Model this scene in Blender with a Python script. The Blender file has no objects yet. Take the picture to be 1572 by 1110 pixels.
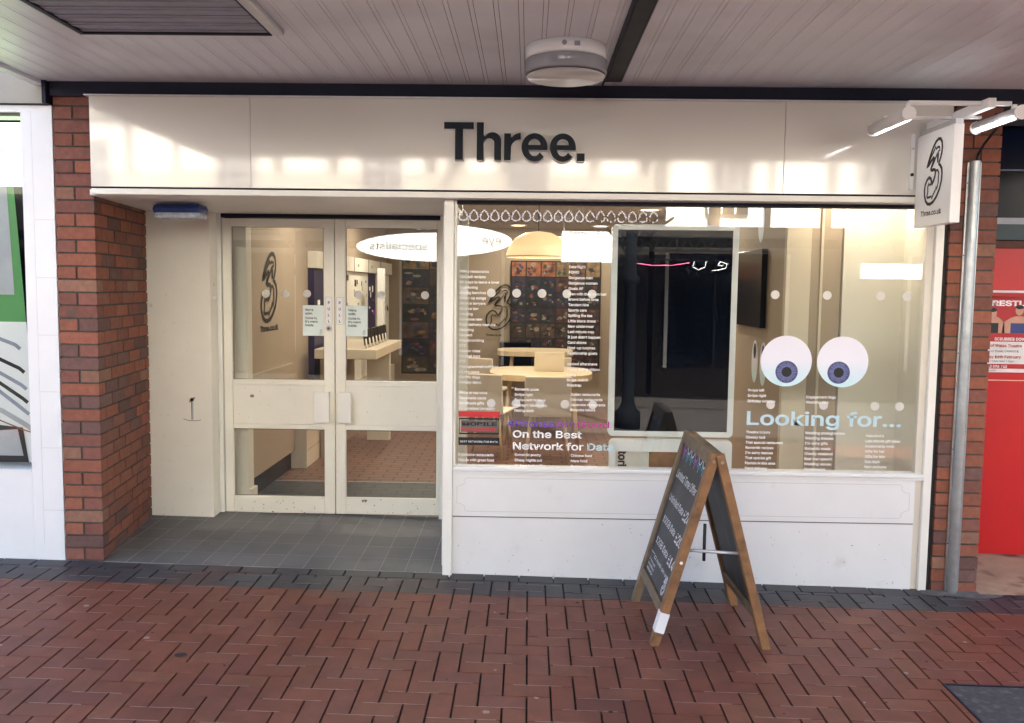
import bpy, bmesh, math, random, os
from mathutils import Vector, Matrix
random.seed(7)
sc = bpy.context.scene
col = sc.collection
R = math.radians

# ------------------------------------------------------------------ camera
cd = bpy.data.cameras.new('camera'); cam = bpy.data.objects.new('camera', cd); col.objects.link(cam)
cd.sensor_fit = 'HORIZONTAL'; cd.sensor_width = 36.0; cd.lens = 36.0 * 1352.76 / 1572.0
cd.clip_start = 0.05; cd.clip_end = 600
def cam_axes(pi, ya, ro):
    Rx = Matrix(((1, 0, 0), (0, math.cos(pi), -math.sin(pi)), (0, math.sin(pi), math.cos(pi))))
    Ry = Matrix(((math.cos(ya), 0, math.sin(ya)), (0, 1, 0), (-math.sin(ya), 0, math.cos(ya))))
    Rz = Matrix(((math.cos(ro), -math.sin(ro), 0), (math.sin(ro), math.cos(ro), 0), (0, 0, 1)))
    return Rz @ Rx @ Ry @ Matrix(((1, 0, 0), (0, 0, -1), (0, 1, 0)))
A_ = cam_axes(R(4.8085), R(1.0213), R(0.7195))
cam.matrix_world = Matrix.Translation((2.7053, -5.0365, 1.6398)) @ Matrix((A_[0], -A_[1], -A_[2])).transposed().to_4x4()
sc.camera = cam

# ------------------------------------------------------------------ sky, sun, exposure
SUN_EL, SUN_ROT = R(42), R(22)
w = bpy.data.worlds.new('World'); sc.world = w; w.use_nodes = True
nt = w.node_tree; bg = nt.nodes['Background']
sky = nt.nodes.new('ShaderNodeTexSky'); sky.sky_type = 'NISHITA'; sky.sun_disc = False
sky.dust_density = 4.0; sky.ozone_density = .4; sky.air_density = .8
sky.sun_elevation = SUN_EL; sky.sun_rotation = SUN_ROT
nt.links.new(sky.outputs[0], bg.inputs[0]); bg.inputs[1].default_value = 0.11
sd = bpy.data.lights.new('sun', 'SUN'); sd.energy = 4.8; sd.angle = R(0.5); sd.color = (1, .93, .82)
so = bpy.data.objects.new('sun', sd); col.objects.link(so); so.location = (0, 20, 30)
sv = Vector((math.sin(SUN_ROT) * math.cos(SUN_EL), math.cos(SUN_ROT) * math.cos(SUN_EL), math.sin(SUN_EL)))
so.rotation_euler = (-sv).to_track_quat('-Z', 'Y').to_euler()
sc.view_settings.view_transform = 'Standard'; sc.view_settings.look = 'None'
sc.view_settings.exposure = 3.4; sc.view_settings.gamma = 1
sc.cycles.max_bounces = 10; sc.cycles.transparent_max_bounces = 24
sc.cycles.sample_clamp_indirect = 6.0; sc.cycles.use_denoising = True

# ------------------------------------------------------------------ materials
def mat(name, c, rough=.6, var=.06, scale=3.0, bump=0., bscale=60., metal=0., coat=0., emit=None, estr=0., spec=.5, attr=None, dirt=None):
    m = bpy.data.materials.new(name); m.use_nodes = True
    n = m.node_tree.nodes; l = m.node_tree.links; p = n['Principled BSDF']
    p.inputs['Roughness'].default_value = rough; p.inputs['Metallic'].default_value = metal
    p.inputs['Specular IOR Level'].default_value = spec
    if coat: p.inputs['Coat Weight'].default_value = 1; p.inputs['Coat Roughness'].default_value = coat; p.inputs['Coat IOR'].default_value = 1.72
    tc = n.new('ShaderNodeTexCoord')
    nz = n.new('ShaderNodeTexNoise'); nz.inputs['Scale'].default_value = scale; nz.inputs['Detail'].default_value = 6; nz.inputs['Roughness'].default_value = .6
    l.new(tc.outputs['Object'], nz.inputs['Vector'])
    mr = n.new('ShaderNodeMapRange'); mr.inputs[1].default_value = .3; mr.inputs[2].default_value = .7
    mr.inputs[3].default_value = 1 - var; mr.inputs[4].default_value = 1 + var
    l.new(nz.outputs['Fac'], mr.inputs[0])
    mx = n.new('ShaderNodeMix'); mx.data_type = 'RGBA'; mx.blend_type = 'MULTIPLY'; mx.inputs[0].default_value = 1
    if attr:
        at = n.new('ShaderNodeAttribute'); at.attribute_name = attr; l.new(at.outputs['Color'], mx.inputs[6])
    else:
        mx.inputs[6].default_value = (*c, 1)
    l.new(mr.outputs[0], mx.inputs[7])
    last = mx.outputs[2]
    if dirt:
        dc, dscale, lo, hi = dirt
        nd = n.new('ShaderNodeTexNoise'); nd.inputs['Scale'].default_value = dscale; nd.inputs['Detail'].default_value = 8
        l.new(tc.outputs['Object'], nd.inputs['Vector'])
        m2 = n.new('ShaderNodeMapRange'); m2.inputs[1].default_value = lo; m2.inputs[2].default_value = hi
        l.new(nd.outputs['Fac'], m2.inputs[0])
        x2 = n.new('ShaderNodeMix'); x2.data_type = 'RGBA'; l.new(m2.outputs[0], x2.inputs[0]); l.new(last, x2.inputs[6]); x2.inputs[7].default_value = (*dc, 1)
        last = x2.outputs[2]
    l.new(last, p.inputs['Base Color'])
    if bump:
        nb = n.new('ShaderNodeTexNoise'); nb.inputs['Scale'].default_value = bscale; nb.inputs['Detail'].default_value = 5
        l.new(tc.outputs['Object'], nb.inputs['Vector'])
        b = n.new('ShaderNodeBump'); b.inputs['Strength'].default_value = bump; b.inputs['Distance'].default_value = .004
        l.new(nb.outputs['Fac'], b.inputs['Height']); l.new(b.outputs['Normal'], p.inputs['Normal'])
    if emit:
        p.inputs['Emission Color'].default_value = (*emit, 1); p.inputs['Emission Strength'].default_value = estr
    return m

def glass_mat(name, ior=1.55, tint=(.95, .97, .96)):
    m = bpy.data.materials.new(name); m.use_nodes = True
    n = m.node_tree.nodes; l = m.node_tree.links; n.clear()
    out = n.new('ShaderNodeOutputMaterial'); mix = n.new('ShaderNodeMixShader')
    tr = n.new('ShaderNodeBsdfTransparent'); tr.inputs[0].default_value = (*tint, 1)
    gl = n.new('ShaderNodeBsdfGlossy'); gl.inputs['Roughness'].default_value = .0
    fr = n.new('ShaderNodeFresnel'); ge = n.new('ShaderNodeNewGeometry')
    mr = n.new('ShaderNodeMapRange'); mr.inputs[3].default_value = ior; mr.inputs[4].default_value = 1 / ior
    l.new(ge.outputs['Backfacing'], mr.inputs[0]); l.new(mr.outputs[0], fr.inputs['IOR'])
    l.new(fr.outputs[0], mix.inputs[0]); l.new(tr.outputs[0], mix.inputs[1]); l.new(gl.outputs[0], mix.inputs[2])
    l.new(mix.outputs[0], out.inputs['Surface'])
    return m

GLASS = glass_mat('window_glass', 1.76); GLASS2 = glass_mat('thin_glass', 1.35)
M = {
 'white': mat('white_paint', (.84, .84, .84), .35, .04, 2, .04, 40, dirt=((.66, .64, .60), 5, .64, .85)),
 'cream': mat('cream_paint', (.88, .85, .74), .4, .04, 2.5, .05, 40, dirt=((.62, .54, .40), 14, .69, .85)),
 'cream2': mat('pale_cream_paint', (.88, .865, .80), .4, .04, 2.5, .04, 40),
 'fascia': mat('fascia_enamel', (.68, .65, .59), .22, .02, .8, coat=.065),
 'navy': mat('letter_navy', (.010, .015, .024), .45, .1, spec=.2),
 'acry': mat('white_acrylic', (.87, .87, .87), .3, .02),
 'black': mat('black_plastic', (.012, .012, .014), .35, .1),
 'sticker': mat('white_vinyl', (.93, .94, .95), .5, .02),
 'frost': mat('frosted_vinyl', (.66, .64, .60), .6, .02),
 'brick': mat('pier_brick', (1, 1, 1), .85, .16, 25, .5, 90, attr='Col', dirt=((.10, .07, .06), 6, .60, .78)),
 'mortar': mat('dark_mortar', (.075, .066, .06), .95, .2, 30, .5, 120),
 'paver': mat('paver_clay', (1, 1, 1), .52, .14, 9, .25, 120, attr='Col', dirt=((.085, .036, .03), 1.6, .52, .9), spec=.3),
 'joint': mat('joint_shadow', (.03, .025, .022), .95, .2, 30),
 'sand': mat('joint_sand', (.34, .25, .21), .95, .2, 30),
 'tile': mat('quarry_tile', (1, 1, 1), .55, .12, 8, .12, 60, attr='Col', dirt=((.05, .05, .05), 3, .55, .8)),
 'grout': mat('pale_grout', (.46, .45, .43), .9, .3, 12),
 'board': mat('soffit_paint', (.78, .82, .87), .38, .03, 1.5, dirt=((.52, .53, .55), 1.1, .5, .85)),
 'groove': mat('groove_shadow', (.15, .14, .135), .8, .1),
 'steel_dark': mat('dark_steel', (.014, .016, .032), .55, .15, 8, spec=.25),
 'galv': mat('galvanised_steel', (.48, .50, .50), .38, .16, 14, .1, 40, metal=.85),
 'vent': mat('grey_louvre', (.27, .28, .34), .5, .12, 10),
 'alu': mat('aluminium', (.60, .60, .62), .35, .08, 20, metal=.6),
 'blue': mat('blue_plastic', (.015, .045, .19), .25, .2, 12),
 'clear': mat('crumpled_plastic', (.38, .44, .52), .2, .25, 30, .4, 50),
 'wood': mat('board_oak', (.25, .125, .052), .55, .25, 14, .2, 70, dirt=((.09, .05, .03), 9, .58, .75)),
 'wood_old': mat('weathered_oak', (.20, .145, .09), .65, .25, 18, .25, 70, dirt=((.08, .06, .045), 9, .55, .75)),
 'chalk_bd': mat('chalkboard', (.028, .031, .036), .5, .25, 5, dirt=((.07, .075, .085), 7, .5, .8)),
 'chalk': mat('chalk_white', (.75, .75, .76), .9, .2, 60),
 'chalk_c': mat('chalk_cyan', (.15, .55, .75), .9, .15, 60),
 'chalk_m': mat('chalk_magenta', (.55, .18, .62), .9, .15, 60),
 'red': mat('red_hoarding_paint', (.60, .016, .018), .35, .06, 2, .05, 30),
 'tan': mat('tan_wall', (.36, .285, .215), .6, .05, 1.5),
 'tan2': mat('pale_tan_wall', (.60, .52, .41), .6, .05, 1.5),
 'iwhite': mat('interior_white', (.72, .68, .60), .5, .03),
 'ifloor': None, 'imat': None,
 'iceil': mat('shop_ceiling', (.34, .29, .25), .7, .04),
 'lwood': mat('light_wood', (.62, .50, .34), .4, .12, 9),
 'shell': mat('chair_shell', (.70, .63, .54), .4, .03),
 'purple': mat('purple_panel', (.03, .025, .075), .4, .2, 5),
 'slate': mat('dark_screen', (.004, .006, .012), .12, .1, spec=.15),
 'mint': mat('mint_paper', (.78, .88, .85), .6, .03),
 'photo': mat('photo_prints', (1, 1, 1), .35, .65, 11, attr='Col'),
 'timber': mat('black_timber', (.02, .017, .015), .7, .2, 10),
 'band': mat('cream_band', (.40, .37, .30), .8, .1, 2),
 'render': mat('lime_render', (.82, .80, .74), .8, .05, 2),
 'brown': mat('brown_shopfront', (.026, .021, .018), .75, .15, 3, spec=.15),
 'iron': mat('cast_iron_paint', (.005, .006, .008), .85, .15, 8, spec=.03),
 'green': mat('green_print', (.09, .29, .08), .5, .05),
 'grey': mat('grey_print', (.42, .42, .43), .5, .12, 6),
 'asph': mat('worn_asphalt', (.055, .052, .055), .9, .25, 40, .5, 120, dirt=((.12, .11, .11), 25, .55, .7)),
 'conc': mat('stained_concrete', (.38, .27, .18), .85, .2, 6, .3, 60, dirt=((.10, .05, .035), 4, .5, .65)),
 'rubber': mat('black_rubber', (.015, .015, .016), .7, .1),
 'paper': mat('poster_paper', (.80, .78, .76), .6, .02),
 'warm': mat('warm_diffuser', (.9, .8, .6), .5, .02, emit=(1, .80, .50), estr=1.3),
 'dome': mat('amber_lamp_shade', (.78, .60, .36), .5, .04, emit=(1, .70, .36), estr=.08),
 'tube': mat('tube_diffuser', (.9, .9, .9), .3, .02, emit=(1, .98, .95), estr=1.6),
 'neon': mat('white_neon', (.9, .9, .9), .4, .02, emit=(1, 1, 1), estr=.45),
 'pink': mat('pink_neon', (.9, .2, .4), .4, .02, emit=(1, .06, .22), estr=.7),
 'lightbox': mat('sign_lightbox', (.55, .57, .57), .5, .02, emit=(.95, 1, 1), estr=.3),
 'orange': mat('amber_panel', (.6, .3, .05), .4, .1, emit=(1, .5, .1), estr=1.),
 'skin': mat('printed_skin', (.60, .32, .22), .6, .1, 14),
}
def mirrored_brick_floor(name, c1, c2, cj):  # brick pattern paints the reflected street paving into floor and mat colour
    m = mat(name, c1, .45, .1); n = m.node_tree.nodes; l = m.node_tree.links; p = n['Principled BSDF']
    tc = n.new('ShaderNodeTexCoord'); bt = n.new('ShaderNodeTexBrick'); l.new(tc.outputs['Object'], bt.inputs['Vector'])
    bt.inputs['Color1'].default_value = (*c1, 1); bt.inputs['Color2'].default_value = (*c2, 1); bt.inputs['Mortar'].default_value = (*cj, 1)
    bt.inputs['Scale'].default_value = 1; bt.inputs['Brick Width'].default_value = .21; bt.inputs['Row Height'].default_value = .105; bt.inputs['Mortar Size'].default_value = .009
    l.new(bt.outputs['Color'], p.inputs['Base Color']); return m
M['ifloor'] = mirrored_brick_floor('shop_floor_mirrored_brick', (.20, .105, .07), (.165, .085, .058), (.035, .022, .018)); M['imat'] = mirrored_brick_floor('entrance_mat', (.05, .055, .055), (.04, .043, .045), (.010, .010, .010))
def plain(name, c, rough=.5): M[name] = mat(name, c, rough, .03)
plain('grime', (.30, .28, .26), .9); M['smear'] = mat('cement_smear', (.13, .125, .12), .9, .3, 20, .4, 80); plain('irisblue', (.16, .19, .42)); plain('irisdark', (.07, .08, .20)); plain('violet_vinyl', (.16, .07, .55)); plain('magenta_vinyl', (.55, .02, .34)); plain('lilac_vinyl', (.34, .04, .48))
plain('sky_vinyl', (.55, .74, .82)); plain('badge_red', (.62, .03, .04)); plain('poster_red', (.50, .02, .02)); plain('poster_blue', (.03, .05, .20)); plain('ink', (.01, .01, .012))
plain('olive_print', (.12, .11, .03)); plain('lock_brass', (.30, .24, .20), .3)
def eye_mat():
    m = mat('eyeball_vinyl', (.6, .65, .85), .35, .03)
    n = m.node_tree.nodes; l = m.node_tree.links; p = n['Principled BSDF']
    tc = n.new('ShaderNodeTexCoord'); sx = n.new('ShaderNodeSeparateXYZ'); l.new(tc.outputs['Generated'], sx.inputs[0])
    cr = n.new('ShaderNodeValToRGB'); l.new(sx.outputs['Z'], cr.inputs[0])
    cr.color_ramp.elements[0].color = (.60, .88, .97, 1); cr.color_ramp.elements[1].color = (.84, .82, .92, 1)
    e = cr.color_ramp.elements.new(.5); e.color = (.86, .87, .98, 1)
    l.new(cr.outputs[0], p.inputs['Base Color']); return m
M['eyeball'] = eye_mat()

# ------------------------------------------------------------------ mesh helpers
for k_ in ('warm', 'dome', 'tube', 'neon', 'pink', 'lightbox', 'orange'): M[k_].cycles.emission_sampling = 'NONE'
class MB:
    def __init__(s, attr=False):
        s.bm = bmesh.new(); s.mats = []; s.col = s.bm.loops.layers.float_color.new('Col') if attr else None
    def mi(s, m):
        m = M[m] if isinstance(m, str) else m
        if m not in s.mats: s.mats.append(m)
        return s.mats.index(m)
    def face(s, vs, m, c=None, smooth=False):
        f = s.bm.faces.new(vs); f.material_index = s.mi(m); f.smooth = smooth
        if s.col is not None:
            for lp in f.loops: lp[s.col] = (*(c or (1, 1, 1)), 1)
        return f
    def hexa(s, p, m, c=None, bevel=0):
        v = [s.bm.verts.new(q) for q in p]
        fs = [s.face([v[i] for i in q], m, c) for q in ((3, 2, 1, 0), (4, 5, 6, 7), (0, 1, 5, 4), (1, 2, 6, 5), (2, 3, 7, 6), (3, 0, 4, 7))]
        if bevel:
            es = list({e for f in fs for e in f.edges})
            r = bmesh.ops.bevel(s.bm, geom=es, offset=bevel, segments=2, affect='EDGES', profile=.5)
            for f in r['faces']: f.material_index = s.mi(m)
        return s
    def box(s, x0, x1, y0, y1, z0, z1, m, c=None, bevel=0, T=None):
        p = [(x0, y0, z0), (x1, y0, z0), (x1, y1, z0), (x0, y1, z0), (x0, y0, z1), (x1, y0, z1), (x1, y1, z1), (x0, y1, z1)]
        if T: p = [T @ Vector(q) for q in p]
        return s.hexa(p, m, c, bevel)
    def prism(s, poly, z0, z1, m, c=None):        # footprint polygon (ccw) extruded in z
        a = [s.bm.verts.new((x, y, z0)) for x, y in poly]; b = [s.bm.verts.new((x, y, z1)) for x, y in poly]
        s.face(a[::-1], m, c); s.face(b, m, c); k = len(a)
        for i in range(k): s.face([a[i], a[(i + 1) % k], b[(i + 1) % k], b[i]], m, c)
        return s
    def cyl(s, p0, p1, r0, m, r1=None, n=20, caps=True):
        p0, p1 = Vector(p0), Vector(p1); r1 = r0 if r1 is None else r1
        d = (p1 - p0).normalized(); u = d.orthogonal().normalized(); v = d.cross(u)
        def ring(p, r): return [s.bm.verts.new(p + r * (math.cos(2 * math.pi * i / n) * u + math.sin(2 * math.pi * i / n) * v)) for i in range(n)]
        a, b = ring(p0, r0), ring(p1, r1)
        for i in range(n): s.face([a[i], a[(i + 1) % n], b[(i + 1) % n], b[i]], m, smooth=True)
        if caps:
            s.face(a[::-1], m); s.face(b, m)
        return s
    def tube(s, pts, r, m, n=8):
        for a, b in zip(pts[:-1], pts[1:]): s.cyl(a, b, r, m, n=n)
        return s
    def disc(s, c, r, m, T=None, n=32, rz=None, z=0):  # in local x,z plane facing -y
        T = T or Matrix()
        vs = [s.bm.verts.new(T @ Vector((c[0] + r * math.cos(2 * math.pi * i / n), z, c[1] + (rz or r) * math.sin(2 * math.pi * i / n)))) for i in range(n)]
        s.face(vs, m); return s
    def lathe(s, c, prof, m, n=32):               # profile (r, z) round the z axis through c
        rings = []
        for r, z in prof:
            rings.append([s.bm.verts.new((c[0] + r * math.cos(2 * math.pi * i / n), c[1] + r * math.sin(2 * math.pi * i / n), c[2] + z)) for i in range(n)])
        for a, b in zip(rings[:-1], rings[1:]):
            for i in range(n): s.face([a[i], a[(i + 1) % n], b[(i + 1) % n], b[i]], m, smooth=True)
        return s
    def ribbon(s, pts, wd, m, T=None, closed=False):  # flat stroke in a local x,z plane
        T = T or Matrix(); P = [Vector((p[0], p[1])) for p in pts]; k = len(P); L, Rr = [], []
        for i in range(k):
            a = P[i - 1] if (i > 0 or closed) else P[i]; b = P[(i + 1) % k] if (i < k - 1 or closed) else P[i]
            d = (b - a); d = d.normalized() if d.length > 1e-9 else Vector((1, 0)); nrm = Vector((-d.y, d.x)) * wd / 2
            for side, sg in ((L, 1), (Rr, -1)):
                q = P[i] + nrm * sg; side.append(s.bm.verts.new(T @ Vector((q.x, 0, q.y))))
        for i in range(k if closed else k - 1):
            j = (i + 1) % k
            try: s.face([Rr[i], Rr[j], L[j], L[i]], m)
            except ValueError: pass
        return s
    def text(s, body, x, z, size, m, T=None, off=0., shear=0., align='LEFT', sx=1., width=None, ext=0.):
        me = text_mesh(body, size, off, shear, align, ext)
        T = T or Matrix(); xs = [v.co.x for v in me.vertices]
        if width and xs: sx = width / (max(xs) - min(xs))
        mi = s.mi(m); vs = [s.bm.verts.new(T @ Vector((x + v.co.x * sx, -v.co.z, z + v.co.y))) for v in me.vertices]
        for f in me.polygons:
            try:
                g = s.bm.faces.new([vs[i] for i in f.vertices]); g.material_index = mi
            except ValueError: pass
        bpy.data.meshes.remove(me); return s
    def build(s, name, parent=None, kind=None, recalc=True):
        if recalc: bmesh.ops.recalc_face_normals(s.bm, faces=s.bm.faces)
        me = bpy.data.meshes.new(name); s.bm.to_mesh(me); s.bm.free()
        for m in s.mats: me.materials.append(m)
        o = bpy.data.objects.new(name, me); col.objects.link(o)
        if parent: o.parent = parent
        if kind: o['kind'] = kind
        return o

FONT = None
try:
    FONT = bpy.data.fonts.load(os.path.join(bpy.utils.system_resource('DATAFILES'), 'fonts', 'Inter.woff2'))
except Exception: FONT = None
def text_mesh(body, size, off, shear, align, ext=0.):
    c = bpy.data.curves.new('t', 'FONT'); c.body = body; c.size = size; c.offset = off * size; c.shear = shear; c.align_x = align; c.extrude = ext; c.resolution_u = 3
    if FONT: c.font = FONT
    c.space_line = 1.0
    o = bpy.data.objects.new('t', c); col.objects.link(o)
    bpy.context.view_layer.update()
    me = bpy.data.meshes.new_from_object(o.evaluated_get(bpy.context.evaluated_depsgraph_get()))
    bpy.data.objects.remove(o); bpy.data.curves.remove(c); return me

def shape(name, loops, depth, m, parent, scale=(1, 1), org=(0, 0, 0)):   # outline with holes, extruded towards -y
    c = bpy.data.curves.new('s', 'CURVE'); c.dimensions = '2D'; c.fill_mode = 'BOTH'; c.extrude = depth / 2
    for lp in loops:
        sp = c.splines.new('POLY'); sp.points.add(len(lp) - 1); sp.use_cyclic_u = True
        for q, (x, z) in zip(sp.points, lp): q.co = (x * scale[0], z * scale[1], 0, 1)
    o = bpy.data.objects.new('s', c); col.objects.link(o); bpy.context.view_layer.update()
    me = bpy.data.meshes.new_from_object(o.evaluated_get(bpy.context.evaluated_depsgraph_get()))
    bpy.data.objects.remove(o); bpy.data.curves.remove(c)
    me.transform(Matrix.Translation(Vector(org) + Vector((0, -depth / 2, 0))) @ Matrix.Rotation(R(90), 4, 'X'))
    me.materials.clear(); me.materials.append(M[m]); me.name = name
    r = bpy.data.objects.new(name, me); col.objects.link(r)
    if parent: r.parent = parent
    return r

def tag(o, label, cat, group=None):
    o['label'] = label; o['category'] = cat
    if group: o['group'] = group
    return o
def thing(name, label, cat, group=None):
    o = bpy.data.objects.new(name, None); col.objects.link(o); o.empty_display_size = .1
    return tag(o, label, cat, group)
def copy_thing(o, delta, label, rot=None):
    r = o.copy(); col.objects.link(r); r.location = o.location + Vector(delta); r['label'] = label
    if rot is not None: r.rotation_euler = rot
    def rec(a, b):
        for ch in list(a.children):
            c = ch.copy(); col.objects.link(c); c.parent = b; rec(ch, c)
    rec(o, r); return r

# swirling "3" emblem: stroke outlines in a 0..1 box (x to the right, z up)
LOGO = [[(.21,.57),(.26,.64),(.34,.75),(.44,.86),(.545,.935),(.64,.965),(.725,.955),(.79,.9),(.81,.82),(.80,.745),(.765,.675),(.72,.615),(.70,.58),(.76,.555),(.825,.50),(.85,.415),(.835,.31),(.775,.19),(.67,.09),(.55,.02),(.42,-.01),(.31,.0),(.225,.05),(.165,.135),(.15,.225),(.175,.31),(.24,.375),(.325,.41),(.40,.385),(.445,.325),(.455,.29),(.51,.335),(.56,.40),(.58,.455),(.565,.50),(.50,.515),(.42,.51),(.375,.525),(.42,.585),(.485,.655),(.505,.69),(.485,.705),(.39,.66),(.28,.6)],
 [(.26,.61),(.37,.72),(.50,.82),(.53,.86),(.56,.82),(.63,.845),(.70,.835),(.715,.785),(.66,.775),(.67,.73),(.66,.67),(.655,.60)],
 [(.40,.54),(.50,.63),(.58,.71),(.62,.76),(.63,.70),(.655,.61)],
 [(.60,.49),(.67,.49),(.72,.44),(.71,.395),(.715,.30),(.66,.19),(.64,.25),(.61,.19),(.52,.12),(.475,.065),(.46,.11),(.38,.10),(.27,.10)],
 [(.42,.28),(.385,.31),(.335,.28),(.32,.325),(.285,.265),(.30,.19),(.265,.105)]]
def logo(mb, T, wd, ht, stroke, m):
    for i, pts in enumerate(LOGO):
        mb.ribbon([(x * wd, z * ht) for x, z in pts], stroke * (1.0 if i == 0 else .72), m, T, closed=(i == 0))
def at(x, y, z): return Matrix.Translation((x, y, z))

# ------------------------------------------------------------------ ground
def gz(x, y): return .0026 - .0168 * x + .0222 * y
U = .10127; OX, OY = .6952, -1.7626 - 0
COVER = (4.578, 5.45, -1.75, -1.195)
def rect_minus(r, q):
    x0, x1, y0, y1 = r; a0, a1, b0, b1 = q
    if x1 <= a0 or x0 >= a1 or y1 <= b0 or y0 >= b1: return [r]
    out = []
    if x0 < a0: out.append((x0, a0, y0, y1))
    if x1 > a1: out.append((a1, x1, y0, y1))
    m0, m1 = max(x0, a0), min(x1, a1)
    if y0 < b0: out.append((m0, m1, y0, b0))
    if y1 > b1: out.append((m0, m1, b1, y1))
    return out
def red():
    k = random.random(); v = random.uniform(.93, 1.07)
    c = (.172, .058, .037) if k < .7 else ((.162, .056, .040) if k < .9 else (.180, .068, .042))
    return tuple(v * q for q in c)
def darkc():
    v = random.uniform(.85, 1.2); return (.046 * v, .047 * v, .052 * v)
pv = MB(attr=True)
def paver(x0, x1, y0, y1, c, gx=.0032, gy=.0005):
    if x1 - x0 < .012 or y1 - y0 < .012: return
    x0 += gx; x1 -= gx; y0 += gy; y1 -= gy; h = random.uniform(-.0012, .0008)
    t = random.uniform(-.0008, .0008)
    P = [(x, y, gz(x, y) - .02) for x, y in ((x0, y0), (x1, y0), (x1, y1), (x0, y1))] + \
        [(x + dx * .0015, y + dy * .0015, gz(x, y) + h + t * dx) for x, y, dx, dy in ((x0, y0, 1, 1), (x1, y0, -1, 1), (x1, y1, -1, -1), (x0, y1, 1, -1))]
    v = [pv.bm.verts.new(p) for p in P]
    for q in ((4, 5, 6, 7), (0, 1, 5, 4), (1, 2, 6, 5), (2, 3, 7, 6), (3, 0, 4, 7)): pv.face([v[i] for i in q], 'paver', c)
X0, X1, Y0 = -3.2, 8.4, -5.6
BAND, TOP = -.325, -.104
def lay(bx0, bx1, by0, by1):
    if bx1 < X0 or bx0 > X1 or by1 < Y0 or by0 > TOP: return
    c = red()
    for r in rect_minus((bx0, bx1, by0, by1), COVER):
        x0, x1, y0, y1 = r; y1 = min(y1, TOP)
        if y0 < BAND < y1:
            paver(x0, x1, y0, BAND + .001, c); paver(x0, x1, BAND - .001, y1, darkc())
        elif y1 > y0: paver(x0, x1, y0, y1, c if y1 <= BAND + .01 else darkc())
for i in range(-120, 140):
    for j in range(-70, 70):
        ax, ay = i - 2 * j, i + 2 * j
        if not (X0 - .4 < OX + ax * U < X1 + .4 and Y0 - .5 < OY + ay * U < .4): continue
        x, y = OX + ax * U, OY + ay * U
        lay(x, x + U, y + U, y + 3 * U)
        lay(x + U, x + 3 * U, y + U, y + 2 * U)
        if random.random() < .75:                   # sanded cross joint
            xa, xb = x + random.uniform(0, .6) * U, x + (3 - random.uniform(0, .9)) * U; yj = y + U
            if X0 < xa and xb < X1 and Y0 < yj < TOP and not (COVER[0] - .05 < xb and COVER[2] < yj < COVER[3]):
                q = [(xa, yj - .0018), (xb, yj - .0018), (xb, yj + .0018), (xa, yj + .0018)]
                pv.face([pv.bm.verts.new((a, b, gz(a, b) + .0009)) for a, b in q], 'sand')
x = X0
while x < X1:                                       # stretcher course against the shopfront
    paver(x, x + .2, -.103, .015 if 2.2 < x < 5.0 else 0.0, darkc(), .002, .002); x += .2025
for k in range(70):
    cx, cy = random.uniform(-.6, 5.6), random.uniform(-2.6, -.35); rr = random.choice([.006, .008, .011, .015]); rr *= random.uniform(.7, 1.2); m_ = random.choice(['joint', 'sand', 'joint', 'grime'])
    if 4.5 < cx and cy < -1.1: continue
    pv.face([pv.bm.verts.new((x_, y_, gz(x_, y_) + .0012)) for x_, y_ in [(cx + rr * random.uniform(.7, 1.2) * math.cos(a), cy + rr * random.uniform(.6, 1.1) * math.sin(a)) for a in [2 * math.pi * i / 9 for i in range(9)]]], m_)
cx, cy = 1.15, -1.19
sm = [(4.98, -.07), (5.06, -.10), (5.13, -.085), (5.24, -.12), (5.36, -.11), (5.45, -.07), (5.44, -.004), (5.0, -.004)]
pv.face([pv.bm.verts.new((a_, b_, gz(a_, b_) + .0026)) for a_, b_ in sm], 'smear')
pv.face([pv.bm.verts.new((cx + .028 * math.cos(a) * random.uniform(.8, 1.2), cy + .022 * math.sin(a), gz(cx, cy) + .0022)) for a in [2 * math.pi * i / 11 for i in range(11)]], 'joint')
pv.build('pavement', kind='structure', recalc=False)
gb = MB()
for ya, yb, da, db in ((-60, 0, .012, .012), (0, .3, .012, .25), (.3, 60, .25, 1.6)):
    gb.face([gb.bm.verts.new((x, y, gz(x, y) - d)) for x, y, d in ((-80, ya, da), (80, ya, da), (80, yb, db), (-80, yb, db))], 'joint')
gb.build('ground', kind='structure', recalc=False)
st = MB()
st.face([st.bm.verts.new((x, y, gz(x, y) - .004)) for x, y in ((-60, -11.2), (60, -11.2), (60, Y0), (-60, Y0))], 'paver_far' if 'paver_far' in M else mat('street_paving', (.055, .05, .048), .9, .15, 3, spec=.1))
st.build('street', kind='structure', recalc=False)
for xa, xb in ((-60, X0), (X1, 60)):
    s2 = MB(); s2.face([s2.bm.verts.new((x, y, gz(x, y) - .004)) for x, y in ((xa, Y0), (xb, Y0), (xb, 0), (xa, 0))], st.mats[0]); s2.build('street', kind='structure', recalc=False)
# entrance floor of small grey tiles
tl = MB(attr=True)
def tface(x0, x1, y0, y1, dz, m, c=None):
    tl.face([tl.bm.verts.new((x, y, gz(x, y) + dz)) for x, y in ((x0, y0), (x1, y0), (x1, y1), (x0, y1))], m, c)
tface(-.1, 2.3, -.004, 1.24, -.0015, 'grout')
for i in range(-2, 17):
    for j in range(0, 6):
        x0 = .1 + .15 * i - .05; y0 = .002 + .222 * j; v = random.uniform(.85, 1.15)
        xs, xe = max(x0 + .0015, -.1), min(x0 + .1485, 2.225)
        if xe > xs: tface(xs, xe, y0 + .0015, min(y0 + .2205, 1.235), 0, 'tile', (.118 * v, .119 * v, .124 * v))
tl.build('entrance_floor', kind='structure', recalc=False)
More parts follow.
